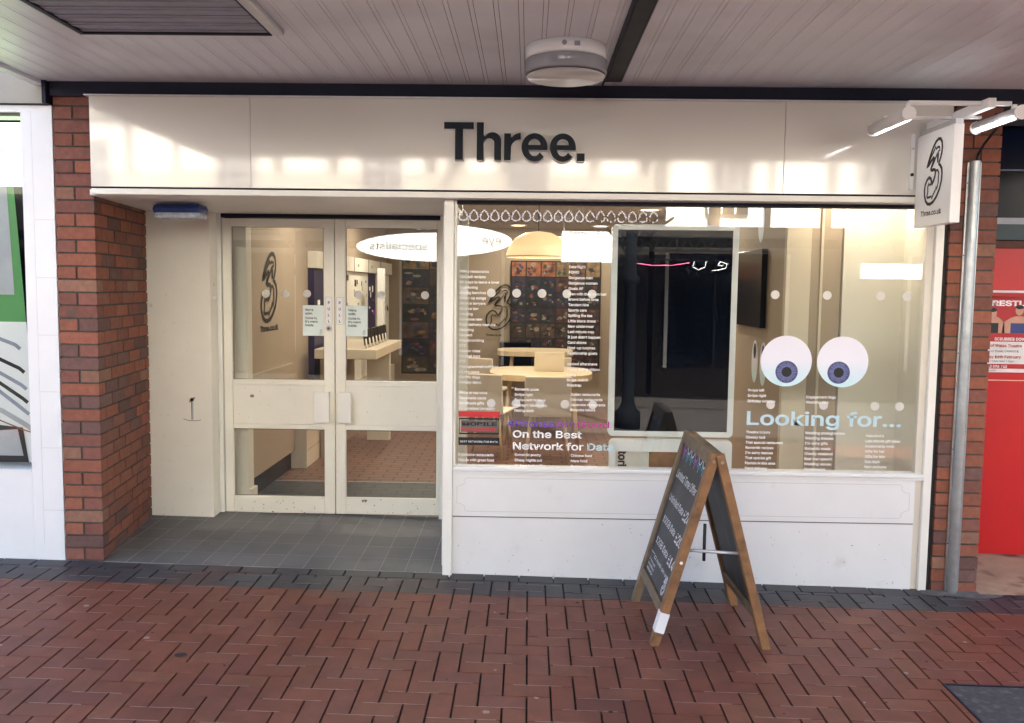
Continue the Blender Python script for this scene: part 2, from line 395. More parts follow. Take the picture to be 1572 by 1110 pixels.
# inspection cover in the pavement
cv = thing('inspection_cover', 'grey asphalt-filled inspection cover set in the red paving beside the sandwich board', 'manhole cover')
c1 = MB(); P = COVER
c1.box(P[0] + .012, P[1], P[2], P[3] - .012, -.03, -.002, 'asph'); f1 = c1.build('cover_plate', cv)
c1 = MB(); c1.box(P[0], P[0] + .010, P[2], P[3], -.03, .001, 'steel_dark').box(P[0] + .010, P[1], P[3] - .010, P[3], -.03, .001, 'steel_dark'); f2 = c1.build('cover_frame', cv)
for o in (f1, f2):
    for v in o.data.vertices: v.co.z += gz(v.co.x, v.co.y)

# ------------------------------------------------------------------ brick piers
def bcol():
    k = random.random(); v = random.uniform(.86, 1.14)
    c = (.26, .092, .055) if k < .45 else ((.215, .084, .060) if k < .75 else ((.15, .078, .066) if k < .92 else (.26, .13, .085)))
    return tuple(q * v for q in c)
def pier_left():
    t = thing('brick_pier', 'red brick pier with a splayed side between white shop and cream doors', 'brick pier', 'brick piers of the shopfront')
    core = MB(); core.prism([(.007, .007), (.214, .007), (.085, .995), (.007, .995)], -.1, 2.72, 'mortar'); core.build('mortar_core', t)
    b = MB(attr=True); C0 = Vector((.222, 0)); D = Vector((-.13, .99)).normalized(); N = Vector((D.y, -D.x))
    def side(s0, s1, z0, z1, dep=.09):
        j = random.uniform(-.0015, .0015)
        p = [C0 + D * s0 + N * j, C0 + D * s1 + N * j, C0 + D * s1 - N * dep, C0 + D * s0 - N * dep]
        b.prism([(q.x, q.y) for q in p], z0, z1, 'brick', bcol())
    for n in range(-1, 36):
        z0 = .075 * n + .010; z1 = .075 * (n + 1)
        j = random.uniform(-.0015, .0015)
        if n % 2:
            e = C0 + D * .1025
            b.prism([(.0, j), (C0.x, j), (e.x, e.y), (.0, e.y)], z0, z1, 'brick', bcol()); s = .1125
        else:
            e = C0 + D * .215
            b.prism([(0, j), (.104, j), (.104, .1), (0, .1)], z0, z1, 'brick', bcol())
            b.prism([(.117, j), (C0.x, j), (e.x, e.y), (e.x - .08, e.y)], z0, z1, 'brick', bcol()); s = .225
        while s < .97: side(s, min(s + .215, .995), z0, z1); s += .225
    b.build('brickwork', t)
pier_left()
def pier_right():
    t = thing('brick_pier', 'narrow red brick pier behind the galvanised cable trunking', 'brick pier', 'brick piers of the shopfront')
    core = MB(); core.box(5.072, 5.318, .007, .7, -.2, 2.76, 'mortar'); core.build('mortar_core', t)
    b = MB(attr=True)
    for n in range(-2, 37):
        z0 = .075 * n - .037 + .010; z1 = z0 + .065; j = random.uniform(-.002, .002)
        sp = 5.17 if n % 2 else 5.215
        b.box(5.066, sp - .005, j, .11, z0, z1, 'brick', bcol()); j = random.uniform(-.002, .002)
        b.box(sp + .005, 5.325, j, .11, z0, z1, 'brick', bcol())
        b.box(5.318, 5.3255, .12, .69, z0, z1, 'brick', bcol())
    b.build('brickwork', t)
pier_right()

# ------------------------------------------------------------------ shop building (shell and interior)
sb = thing('shop_building', 'two-storey shop with a lit tan interior behind the glazed front', 'building')
b = MB(); b.box(.6, 5.0, 2.2, 8.0, -.03, -.002, 'ifloor').box(2.285, 5.0, .16, 2.199, -.03, -.002, 'ifloor'); b.build('interior_floor', sb)
b = MB(); b.box(.6, 2.28, 1.22, 2.19, -.03, .004, 'imat').box(.6, 2.28, 2.19, 2.199, -.03, .006, 'alu'); b.build('entrance_mat', sb)
b = MB(); b.box(.5, .6, 1.22, 8.1, -.05, 2.5, 'tan'); b.build('left_wall', sb)
b = MB(); b.box(.6, 4.35, 8.0, 8.1, -.05, 2.5, 'tan'); b.build('rear_wall', sb)
b = MB(); b.box(.6005, .64, 1.39, 2.69, .17, .95, 'tan').box(.6005, .606, 1.39, 2.69, .004, .169, 'brown'); b.build('lining_and_gap_shade', sb)  # lower brown strip paints the shade of the gap under the raised lining
b = MB(); b.box(4.31, 4.36, .50, 8.1, -.05, 2.5, 'tan'); b.build('right_wall', sb)
b = MB(); b.box(4.29, 4.44, .45, .5, -.05, 2.5, 'tan2').box(4.445, 4.63, .462, .5, -.05, 2.5, 'tan').box(4.635, 5.06, .44, .5, -.05, 2.5, 'iwhite').box(5.0, 5.05, .1, .44, -.1, 2.5, 'iwhite')
b.box(4.50, 4.515, .452, .462, 0, 2.3, 'tan2'); b.build('display_partition', sb)
b = MB(); b.box(.5, 5.05, 1.24, 8.1, 2.5, 2.56, 'iceil').box(2.24, 5.05, .04, 1.24, 2.5, 2.56, 'iceil'); b.build('interior_ceiling', sb)
b = MB(); b.box(2.205, 2.2235, .136, 1.1, -.1, 2.127, 'cream2').box(2.10, 2.28, 1.101, 1.22, -.1, 2.127, 'cream2'); b.build('lobby_wall', sb)
b = MB(); b.prism([(.228, -.06), (2.235, -.06), (2.235, 1.22), (.04, 1.22), (.10, .9)], 2.1285, 2.16, 'cream2').box(.04, 2.235, 1.16, 1.24, 2.1605, 2.6, 'cream2'); b.build('lobby_soffit', sb)
b = MB(); b.box(.05, .53, .965, 1.06, -.1, 2.1275, 'cream', bevel=.004).box(.45, .528, 1.06, 1.15, -.1, 2.1275, 'cream'); pn = b.build('side_panel', sb)
b = MB(); b.cyl((.392, .966, .84), (.392, .955, .84), .012, 'steel_dark').box(.388, .391, .960, .9645, .70, .83, 'steel_dark').box(.396, .399, .960, .9645, .70, .83, 'alu').cyl((.375, .962, .825), (.41, .962, .855), .006, 'lock_brass')
b.ribbon([(.33, .705), (.36, .695), (.40, .692), (.43, .694), (.45, .70)], .003, 'steel_dark', at(0, .9635, 0)); b.build('door_hold_hook', pn)
b = MB(); b.box(.528, .545, 1.02, 1.04, 1.53, 1.56, 'white', bevel=.003); b.build('door_sensor', pn)
side_pn = pn
b = MB(); b.box(-.1, 5.4, .13, 8.2, 2.78, 5.9, 'render').box(-.1, .5, 1.2, 8.2, -.1, 2.78, 'render').box(4.40, 5.06, .55, 8.2, -.1, 2.78, 'render').box(.5, 4.4, 8.12, 8.3, -.1, 2.78, 'render')
b.build('shell', sb)
b = MB(); b.box(-.3, 5.6, -.1, 8.4, 5.9, 6.0, 'brown'); b.build('roof', sb)

# fascia with its raised lettering
fa = thing('shop_fascia', 'long cream enamel fascia over the shopfront carrying the dark word Three', 'shop sign')
b = MB(); b.box(.256, 1.1525, -.10, .12, 2.172, 2.668, 'fascia', bevel=.002); b.build('fascia_panel', fa)
b = MB(); b.box(1.154, 4.095, -.10, .12, 2.172, 2.668, 'fascia', bevel=.002); b.build('fascia_panel', fa)
b = MB(); b.box(4.0965, 5.005, -.10, .12, 2.172, 2.668, 'fascia', bevel=.002); b.build('fascia_panel', fa)
b = MB(); b.box(.27, 5.03, -.075, .1, 2.162, 2.1718, 'steel_dark').box(.262, 5.03, -.112, .1, 2.129, 2.1615, 'cream2', bevel=.003); b.build('lower_trim', fa)
b = MB(); b.box(.23, 5.02, -.108, .0, 2.6685, 2.676, 'alu'); b.build('top_trim', fa)
def arc(cx, cy, rx, ry, a0, a1, n=18): return [(cx + rx * math.cos(R(a0 + (a1 - a0) * i / n)), cy + ry * math.sin(R(a0 + (a1 - a0) * i / n))) for i in range(n + 1)]
def e_loops(cx):
    cy = 357
    outer = arc(cx, cy, 125, 139, 6, 352 - 360 - 360 + 360 + 0, 2)[:0]
    # image coordinates, y down: outer sweep from the bar's right end over the top, round the left and along the bottom to the open jaw
    o = [(cx + 125 * math.cos(R(a)), cy + 139 * math.sin(R(a))) for a in range(10, -321, -8)]
    jaw = [(cx + 62 + 0, cy + 48)]
    inner = [(cx + 57 * math.cos(R(a)), cy + 10 + 76 * math.sin(R(a))) for a in range(30, 166, 9)]
    lp = o + [(cx + 50, cy + 47)] + inner[1:] + [(cx - 57, 380), (cx + 126, 380)]
    hole = [(cx - 57, 333)] + [(cx + 57 * math.cos(R(a)), 333 + 60 * math.sin(R(a))) for a in range(-172, -7, 12)] + [(cx + 57, 333)]
    return [lp, hole]
LET = [
 [[(90, 117), (375, 117), (375, 183), (272, 183), (272, 485), (196, 485), (196, 183), (90, 183)]],
 [[(405, 117), (472, 117), (472, 240), *arc(556, 300, 84, 87, -150, 0), (640, 485), (573, 485), *arc(522, 322, 51, 50, 0, -180), (472, 485), (405, 485)]],
 [[(668, 222), (732, 222), (732, 262), *arc(826, 300, 92, 83, -150, -90), (828, 281), *arc(822, 372, 88, 92, -92, -165), (732, 485), (668, 485)]],
 e_loops(960), e_loops(1232),
 [[(1368, 412), (1442, 412), (1442, 487), (1368, 487)]]]
for lp in LET:
    L = [[((x - 90), (485 - y)) for x, y in q] for q in lp]
    a = shape('letter', L, .045, 'acry', fa, (.000568, .000548), (2.232, -.100, 2.332))
    shape('letter_face', L, .004, 'navy', a, (.000568, .000548), (2.232, -.1452, 2.332))

# ------------------------------------------------------------------ shop window with its vinyl lettering
sw = thing('shop_window', 'large shop window with white frame, staring eyes and lists of white words', 'window')
b = MB(); b.box(2.224, 2.279, -.03, .135, -.12, 2.128, 'cream2', bevel=.004).box(2.281, 2.293, 0, .06, .605, 2.125, 'cream2'); b.build('post', sw)
b = MB(); b.box(4.985, 5.032, -.012, .12, -.15, 2.128, 'cream2', bevel=.004).box(4.945, 4.984, .012, .1, -.15, 2.128, 'iwhite'); b.build('post', sw)
b = MB(); b.box(5.036, 5.064, .02, .1, -.15, 2.72, 'rubber'); b.build('gap_shade', sw)  # black strip stands in for the shade in the gap beside the pier
b = MB(); b.box(2.28, 4.984, .005, .07, 2.108, 2.1275, 'steel_dark'); b.build('head_rail', sw)
b = MB(); b.box(2.28, 4.985, -.02, .075, .578, .601, 'white', bevel=.004).box(2.28, 4.985, -.008, .07, .562, .5775, 'white'); b.build('sill', sw)
b = MB(); b.box(2.28, 4.945, .000, .09, .309, .5615, 'white').box(2.28, 4.945, .005, .09, .302, .3085, 'groove')
zc = [(2.36, .535), (4.86, .535), (4.872, .528), (4.87, .505), (4.89, .49), (4.915, .485), (4.915, .385), (4.89, .38), (4.87, .365), (4.872, .345), (4.86, .338), (2.36, .338), (2.35, .345), (2.352, .365), (2.33, .38), (2.305, .385), (2.305, .485), (2.33, .49), (2.352, .505), (2.35, .528)]
b.build('upper_panel', sw)
b = MB(); b.ribbon(zc, .0035, 'frost', at(0, -.0012, 0), True); b.build('moulding', sw, recalc=False)
b = MB(); b.box(2.28, 4.945, .002, .09, -.2, .3015, 'white'); rs = b.build('stall_riser', sw)
def scuffs(name, parent, n, x0, x1, z0, z1, y, ms, r=(.0012, .004), low=2.):
    b = MB()
    for k in range(n):
        cx = random.uniform(x0, x1); cz = z0 + (z1 - z0) * random.random() ** low; rr = random.uniform(*r); el = random.uniform(.5, 1.8)
        b.face([b.bm.verts.new((cx + rr * el * random.uniform(.6, 1.2) * math.cos(a), y - .0002 * (k % 5), cz + rr * random.uniform(.6, 1.2) * math.sin(a))) for a in [2 * math.pi * i / 7 for i in range(7)]], random.choice(ms))
    o = b.build(name, parent, recalc=False); o['kind'] = 'stuff'; return o
scuffs('splash_marks', rs, 130, 2.3, 4.93, -.05, .29, .0012, ['frost', 'grey', 'vent', 'lock_brass'], (.001, .0035), 2.2)

b = MB(); b.box(2.2935, 4.9445, .030, .036, .6015, 2.1075, GLASS); gp = b.build('glass_pane', sw)
GY = at(0, .0283, 0)
def words(lines, x, z, pitch, size=.026, m='sticker'):
    b = MB()
    for i, s in enumerate(lines):
        if s: b.text(s, x, z - i * pitch - size * .35, size * 1.1, m, GY, off=.017)
    return b.build('word_list', gp, recalc=False)
P_ = .0316
words(['Fancy restaurants', 'Cocktail recipes', '50 ways to leave a lover', 'Cushioning', 'Kissing benches', 'Break-up songs', 'Divorce lawyers', 'Divorce law', 'Adulting', 'Someone new', 'Food delivery near me', 'Haunting', 'Respect', 'Breadcrumbing', 'DTR', 'Balloon rides', 'Cocktail bars', 'DTP', 'Monogrammed cufflinks', '12 red roses', 'Eternity rings', 'Fantasy dates', '', 'White or red wine', 'Handmade cards', 'Handmade gifts', 'Personalised jewellery'], 2.308, 1.730, .0304)
words(['Expensive restaurants', 'Places with great food', 'Places with great views'], 2.308, .668, P_)
words(['Romantic pubs', 'Swipe right', 'Restaurant reviews', 'Midnight takeaways', 'Dating apps'], 2.632, 1.055, .0308)
words(['Romantic poetry', 'Cheap nights out', '24 hour locksmiths'], 2.637, .672, P_)
words(['Relationship goals'], 2.935, 1.955, P_)
words(['Date night', 'FOMO', 'Gorgeous men', 'Gorgeous women', 'Goals AF', 'Men with their own hair', 'Brows before bros', 'Tandem hire', 'Sports cars', 'Spilling the tea', 'Little black dress', 'New underwear', 'Last minute wax', "It just didn't happen", 'Card stores', 'Heat-up lunches', 'Relationship goats', '', 'Sexiest aftershave', 'Funny dating videos', 'Exing', 'Binge-watch', 'Snaptrap'], 2.933, 1.763, .0309)
words(['Italian restaurants', 'German restaurants', 'Japanese restaurants', 'Bespoke tailors'], 2.956, 1.030, .0300)
words(['Chinese food', 'More food', 'Gorgeous views'], 2.963, .672, P_)
words(['Swipe left', 'Swipe right', 'Birthday surprise'], 3.975, 1.070, .0315)
words(['Theatre tickets', 'Cheeky text', 'That special restaurant', 'Romantic recipes', "I'm sorry memes", 'That special gift', 'Florists in this area', 'Food delivery'], 3.972, .826, .0302)
words(['Engagement rings', 'Wedding cars'], 4.310, 1.035, .0300)
words(['Wedding photographers', 'Wedding dresses', "I'm sorry gifts", 'Romantic meals', 'Cheeky weekend', 'Best man speech', 'Wedding venues', 'Honeymoons'], 4.313, .826, .0302)
words(["Valentine's", 'Last minute gift ideas', 'Relationship work', 'Gifts for her', 'Gifts for him', 'Spa days', 'New perfume', 'Dating tips'], 4.66, .815, .0302)
b = MB(); b.text('Looking for...', 3.965, .868, .150, 'sky_vinyl', GY, off=.017, width=.885); b.build('slogan_lettering', gp, recalc=False)
b = MB()
b.text('On the Best', 2.622, .772, .078, 'sticker', GY, off=.02, width=.40); b.text('Network for', 2.622, .702, .078, 'sticker', GY, off=.02, width=.41); b.text('Data', 3.055, .702, .078, 'sky_vinyl', GY, off=.02, width=.15)
b.build('slogan_lettering', gp, recalc=False)
b = MB(); xx = 2.592
for s, m_, wd in (('#Phones', 'violet_vinyl', .275), ('Are', 'lilac_vinyl', .115), ('Good', 'magenta_vinyl', .185)):
    b.text(s, xx, .835, .070, m_, GY, off=.008, width=wd); xx += wd + .006
b.build('slogan_lettering', gp, recalc=False)
for z, xs in ((1.607, (2.335, 2.491, 2.637, 2.782, 2.925, 3.069)), (.969, (2.338, 2.497, 2.641, 2.780, 2.924, 3.085)), (1.617, (4.111, 4.406, 4.709, 4.856)), (.985, (4.108, 4.412, 4.705, 4.846))):
    for xd in xs:
        b = MB(); b.disc((xd, z), .025, 'frost', at(0, .0288, 0)); b.build('safety_dot', gp, recalc=False)
for ex, ix in ((4.188, 4.192), (4.510, 4.489)):
    b = MB(); b.disc((ex, 1.238), .146, 'eyeball', at(0, .0290, 0), 64); e = b.build('eye_sticker', gp, recalc=False)
    b = MB(); T = at(ix, .0280, 1.176)
    b.disc((0, 0), .064, 'irisdark', T, 48)
    T2 = at(ix, .0274, 1.176)
    for k in range(40):
        a = 2 * math.pi * k / 40 + random.uniform(-.05, .05); r1 = random.uniform(.048, .061)
        b.ribbon([(.026 * math.cos(a), .026 * math.sin(a)), (r1 * math.cos(a + .05), r1 * math.sin(a + .05))], .004, 'irisblue', T2)
    b.disc((0, 0), .029, 'ink', at(ix, .0268, 1.176), 32); b.build('iris', e, recalc=False)
# award badge sticker
b = MB(); T = GY
def rect(b, x0, x1, z0, z1, m, T): b.face([b.bm.verts.new(T @ Vector(p)) for p in ((x0, 0, z0), (x1, 0, z0), (x1, 0, z1), (x0, 0, z1))], m)
rect(b, 2.309, 2.548, .888, .921, 'badge_red', T)
b.ribbon([(2.314, .790), (2.543, .790), (2.543, .877), (2.314, .877)], .010, 'ink', T, True); rect(b, 2.324, 2.535, .800, .868, 'groove', at(0, .0290, 0))
b.text('MOBILE', 2.328, .838, .036, 'ink', at(0, .0274, 0), off=.03, width=.20); b.text('CHOICE', 2.328, .807, .036, 'badge_red', at(0, .0274, 0), off=.03, width=.20)
rect(b, 2.309, 2.548, .722, .768, 'ink', T); b.text('BEST NETWORK FOR DATA', 2.318, .738, .020, 'sticker', at(0, .0274, 0), off=.01, width=.22)
b.build('award_badge', gp, recalc=False)

scuffs('scuff_marks', side_pn, 45, .11, .44, .02, 2.0, .9640, ['frost', 'grey', 'lock_brass'], (.001, .003), 1.3)
# ------------------------------------------------------------------ entrance doors
df = thing('door_frame', 'cream painted frame around the pair of entrance doors', 'door frame')
b = MB(); b.box(.529, .558, 1.10, 1.20, -.02, 2.127, 'cream2', bevel=.003); b.build('jamb', df)
b = MB(); b.box(2.088, 2.0995, 1.10, 1.20, -.05, 2.127, 'cream2'); b.build('jamb', df)
b = MB(); b.box(.558, 2.088, 1.11, 1.20, 2.102, 2.127, 'steel_dark'); b.build('head', df)
def door(x0, g0, g1, x1, left):
    t = thing('entrance_door', 'left cream entrance door, with the round lock in its stile' if left else 'right cream entrance door, without a lock, beside the shop window', 'door', 'pair of entrance doors')
    cm = 'cream'; b = MB(); y0, y1 = 1.120, 1.165; zb = .012
    b.box(x0, g0, y0, y1, zb, 2.096, cm, bevel=.003).box(g1, x1, y0, y1, zb, 2.096, cm, bevel=.003)
    for za, zz in ((zb, .131), (.618, .652), (.932, .968), (2.041, 2.096)): b.box(g0 + .0005, g1 - .0005, y0 + .003, y1, za, zz, cm, bevel=.003)
    b.build('door_leaf_frame', t)
    b = MB(); b.box(g0 + .001, g1 - .001, y0 + .008, y1 - .01, .653, .931, cm); m = b.build('mid_panel', t)
    b = MB()
    for k in range(3 if left else 2):
        cx = (g0 + (.13 if left else .12)) if k else g0 + .14; cz = .85 if left else .11
        pts = [(cx + random.uniform(.006, .013) * math.cos(a), cz + random.uniform(.006, .014) * math.sin(a)) for a in [2 * math.pi * i / 9 for i in range(9)]]
        b.face([b.bm.verts.new((p[0], 1.1165 + (.0112 if left else .004) - .0004 * k, p[1])) for p in pts], 'wood_old' if k == 0 else 'lock_brass')
    b.build('paint_chip', m, recalc=False)
    scuffs('scuff_marks', m, 26, g0 - .04, g1 + .05, .015, .128, 1.1222, ['grime', 'grey', 'lock_brass', 'vent'], (.0012, .005), 1.0)
    scuffs('scuff_marks', m, 14, g0 + .01, g1 - .12, .66, .92, 1.1275, ['grime', 'lock_brass'], (.001, .003), 1.0)
    b = MB(); b.box(g0 + .001, g1 - .001, 1.14, 1.146, .969, 2.040, GLASS); up = b.build('upper_glass', t)
    b = MB(); b.box(g0 + .001, g1 - .001, 1.14, 1.146, .132, .617, GLASS); b.build('lower_glass', t)
    b = MB()
    for za, zz in ((.969, 2.040), (.132, .617)):
        b.ribbon([(g0 + .004, za + .004), (g1 - .004, za + .004), (g1 - .004, zz - .004), (g0 + .004, zz - .004)], .006, 'groove', at(0, 1.1385, 0), True)
    b.build('glazing_bead', t, recalc=False)
    hx0, hx1 = (1.211, 1.318) if left else (1.385, 1.472)
    b = MB(); b.box(hx0, hx1, 1.062, 1.075, .676, .894, 'cream2', bevel=.004)
    b.box(hx1 - .02 if left else hx0 + .004, hx1 - .003 if left else hx0 + .02, 1.075, 1.1195, .68, .89, 'cream2'); b.build('pull_handle', t)
    px = 1.285 if left else 1.362
    b = MB(); rect(b, px, px + .046, 1.366, 1.556, 'ink', at(0, 1.1192, 0)); rect(b, px + .001, px + .045, 1.367, 1.555, 'acry', at(0, 1.1186, 0))
    for k, ch in enumerate('PULL'): b.text(ch, px + .023, 1.508 - .043 * k, .036, 'ink', at(0, 1.1180, 0), off=.015, align='CENTER')
    b.build('pull_sign', t, recalc=False)
    if left:
        b = MB(); b.cyl((1.308, 1.1195, 1.337), (1.308, 1.108, 1.337), .021, 'alu', n=28).cyl((1.308, 1.1078, 1.337), (1.308, 1.106, 1.337), .013, 'lock_brass').cyl((1.308, 1.1058, 1.337), (1.308, 1.105, 1.337), .005, 'ink'); b.build('lock', t)
    nx = 1.119 if left else 1.4235
    b = MB(); b.box(nx, nx + .152, 1.1378, 1.139, 1.283, 1.497, 'mint'); nb = b.build('notice', up)
    b = MB()
    for s, z in (("We're", 1.462), ('open.', 1.438), ('Come in,', 1.405), ("it's warm", 1.380), ('inside.', 1.355)): b.text(s, nx + .017, z - .005, .030, 'ink', at(0, 1.1371, 0), off=.02)
    logo(b, at(nx + .115, 1.1371, 1.293), .026, .038, .002, 'grey'); b.build('notice_text', nb, recalc=False)
    for xd, z in ([(1.0, 1.575), (1.15, 1.577)] if left else [(1.512, 1.576), (1.672, 1.576), (1.98, 1.577)]) + ([(.86, 1.574)] if left else []):
        b = MB(); b.disc((xd, z), .028, 'frost', at(0, 1.1392, 0)); b.build('safety_dot', up, recalc=False)
    return t
door(.563, .622, 1.272, 1.3465, True)
door(1.3525, 1.424, 2.066, 2.086, False)

# bulkhead lamp on the lobby soffit
t = thing('bulkhead_lamp', 'blue bulkhead lamp wrapped in clear plastic under the entrance soffit', 'lamp')
b = MB(); T = at(.575, .36, 2.088) @ Matrix.Rotation(R(-3), 4, 'Z')
b.box(-.155, .155, -.07, .07, -.035, .032, 'blue', bevel=.03, T=T); b.build('lamp_body', t)
b = MB(); b.box(-.14, .15, -.075, .06, -.058, -.020, 'clear', bevel=.018, T=T); b.build('lamp_cover', t)

# ------------------------------------------------------------------ canopy over the pavement
ca = thing('canopy', 'grey boarded canopy soffit over the shopfront', 'canopy')
b = MB(); CX0, CX1, CY = -.03, 7.5, -2.7
n = int((CX1 - CX0) / .1)
for i in range(n):
    x = CX0 + .1 * i
    b.box(x, x + .0777, CY, .1, 2.76, 2.80, 'board').box(x + .0800, x + .0977, CY, .1, 2.7605, 2.80, 'board')
b.box(CX0, CX1, CY, .1, 2.766, 2.81, 'groove'); b.build('soffit_board', ca)
b = MB(); b.box(CX0 - .02, CX1, CY - .06, CY - .001, 2.72, 2.98, 'board').box(CX0 - .06, CX0 - .001, CY - .06, .0, 2.74, 2.98, 'board').box(CX0 - .06, CX1, CY - .06, .1, 2.98, 3.02, 'brown'); b.build('edge_board', ca)
b = MB(); b.box(0, 7.5, -.035, .1, 2.681, 2.7595, 'steel_dark'); b.build('wall_trim', ca)
# recessed dark channel
t = thing('recessed_channel', 'dark recessed strip-light channel in the canopy soffit', 'light channel')
b = MB(); b.box(3.092, 3.186, -2.6, -.20, 2.742, 2.7595, 'steel_dark'); b.build('channel_tray', t)
b = MB(); b.box(3.108, 3.172, -2.55, -.225, 2.737, 2.7415, mat('channel_film', (.025, .03, .036), .5, .3, 9, spec=.2)); b.build('channel_cover', t)
b = MB(); b.box(3.1865, 3.193, -2.6, -.20, 2.748, 2.7595, 'alu'); b.build('channel_lip', t)
b = MB(); b.box(3.092, 3.102, -.199, -.036, 2.754, 2.7595, 'steel_dark'); b.build('cable_slot', t)
# slatted vent
t = thing('ceiling_vent', 'large grey louvred vent panel in the canopy soffit', 'vent')
b = MB(); vx0, vx1, vy0, vy1 = .70, 1.61, -2.1, -1.05
b.box(vx1 - .055, vx1, vy0, vy1, 2.735, 2.7595, 'alu', bevel=.008).box(vx0, vx0 + .02, vy0, vy1, 2.735, 2.7595, 'steel_dark').box(vx0 + .02, vx1 - .055, vy1 - .016, vy1, 2.735, 2.7595, 'steel_dark').box(vx1 - .065, vx1 - .055, vy0, vy1, 2.74, 2.7595, 'steel_dark'); b.build('vent_frame', t)
b = MB(); y = vy0; k = 0
while y < vy1 - .03:
    b.box(vx0 + .02, vx1 - .065, y, y + .021, 2.744 + .003 * math.sin(y * 60), 2.7595, 'vent')
    y += .0265; k += 1
b.box(vx0 + .02, vx1 - .06, vy0, vy1 - .016, 2.756, 2.7592, 'steel_dark'); b.build('louvre', t)
# round ceiling light
t = thing('ceiling_light', 'round white ceiling light with a glassy cover above the Three lettering', 'ceiling light')
cc = (2.865, -.80, 2.7595)
b = MB(); b.lathe(cc, [(.01, -.0), (.188, 0), (.188, -.055), (.18, -.062), (.01, -.062)], 'acry', 56); b.build('base_ring', t)
b = MB(); b.lathe(cc, [(.193, -.064), (.193, -.118), (.183, -.132), (.185, -.064)], mat('smoky_cover', (.30, .31, .34), .12, .1), 56); b.build('cover_side', t)
b = MB(); b.lathe(cc, [(.0, -.1395), (.18, -.1395), (.184, -.133)], mat('pale_diffuser', (.62, .62, .60), .3, .05, coat=.004), 56); b.build('diffuser', t)
b = MB(); b.cyl((2.85, -.987, 2.735), (2.85, -.990, 2.735), .011, 'vent'); b.build('sensor_eye', t)
b = MB(); b.box(2.895, 2.92, -.9885, -.986, 2.722, 2.742, 'vent'); b.build('rating_plate', t)

# ------------------------------------------------------------------ hanging sign with its two tubes
hs = thing('hanging_sign', 'white projecting sign with a black swirling 3 and Three.co.uk, two tube lamps above', 'projecting sign')
b = MB(); b.box(4.803, 4.855, -.545, -.135, 1.99, 2.478, 'acry', bevel=.004); pn = b.build('sign_box', hs)
b = MB(); T = Matrix.Translation((4.8015, -.135, 1.99)) @ Matrix.Rotation(R(-90), 4, 'Z')
logo(b, T @ at(.075, 0, .115), .275, .335, .017, 'ink'); b.text('Three.co.uk', .085, .055, .05, 'ink', T, off=.022, width=.235); b.build('sign_emblem', pn, recalc=False)
b = MB(); b.box(4.86, 4.90, -.75, -.10, 2.515, 2.56, 'acry', bevel=.004).box(4.83, 4.87, -.50, -.10, 2.482, 2.512, 'alu').box(4.78, 4.80, -.112, -.101, 2.2, 2.5, 'acry').cyl((4.79, -.112, 2.42), (4.79, -.118, 2.42), .006, 'alu').cyl((4.79, -.112, 2.28), (4.79, -.118, 2.28), .009, 'steel_dark'); b.build('bracket', hs)
for q in ((4.51, 4.86, -.70, -.675, 2.535, 2.555), (4.90, 5.0, -.70, -.675, 2.535, 2.555), (4.51, 4.86, -.40, -.38, 2.525, 2.54), (4.90, 5.0, -.42, -.40, 2.525, 2.54)):
    b = MB(); b.box(*q, 'acry', bevel=.003); b.build('cross_arm', hs)
for xl, ya, yb in ((4.508, -.71, -.27), (5.015, -.76, -.34)):
    b = MB(); b.cyl((xl, ya, 2.492), (xl, yb, 2.492), .030, 'acry' if xl < 4.8 else 'alu', n=28)
    b.cyl((xl, ya - .006, 2.492), (xl, ya + .004, 2.492), .034, 'acry', n=28); b.cyl((xl, yb - .004, 2.492), (xl, yb + .006, 2.492), .034, 'acry', n=28)
    b.box(xl - .01, xl + .01, -.70, -.68, 2.51, 2.54, 'acry'); lb = b.build('tube_lamp', hs)
    b = MB(); d = -.8 if xl > 4.8 else .45
    cx, cz = xl + .0305 * math.sin(d), 2.492 - .0305 * math.cos(d); ux, uz = math.cos(d) * .010, math.sin(d) * .010
    b.hexa([(cx - ux, ya + .02, cz - uz), (cx + ux, ya + .02, cz + uz), (cx + ux, yb - .02, cz + uz), (cx - ux, yb - .02, cz - uz)] + [(px_ + math.sin(d) * .004, py_, pz_ - math.cos(d) * .004) for px_, py_, pz_ in ((cx - ux, ya + .02, cz - uz), (cx + ux, ya + .02, cz + uz), (cx + ux, yb - .02, cz + uz), (cx - ux, yb - .02, cz - uz))], 'tube'); b.build('tube_diffuser', lb)
# cable trunking and its cable
b = MB(); b.box(5.137, 5.146, -.013, -.004, -.1, 2.365, 'galv').box(5.206, 5.215, -.013, -.004, -.1, 2.365, 'galv')
N_ = 14
for i in range(N_):
    a0, a1 = math.pi * i / N_, math.pi * (i + 1) / N_
    p = [(5.176 - .030 * math.cos(a), -.012 - .034 * math.sin(a)) for a in (a0, a1)]; q = [(5.176 - .027 * math.cos(a), -.012 - .031 * math.sin(a)) for a in (a0, a1)]
    b.prism([p[0], p[1], q[1], q[0]], -.11, 2.37, 'galv')
for z in (.2, .75, 1.3, 1.85, 2.25): b.cyl((5.1415, -.013, z), (5.1415, -.016, z), .0035, 'steel_dark', n=8)
tr = tag(b.build('cable_trunking'), 'galvanised steel cable trunking running down the right brick pier', 'cable trunking')
b = MB(); b.tube([(5.176, -.03, 2.33), (5.18, -.03, 2.40), (5.20, -.06, 2.46), (5.19, -.2, 2.52), (5.1, -.4, 2.53), (5.03, -.5, 2.53)], .007, 'rubber'); tag(b.build('power_cable'), 'black cable from the top of the trunking to the sign lamps', 'cable')

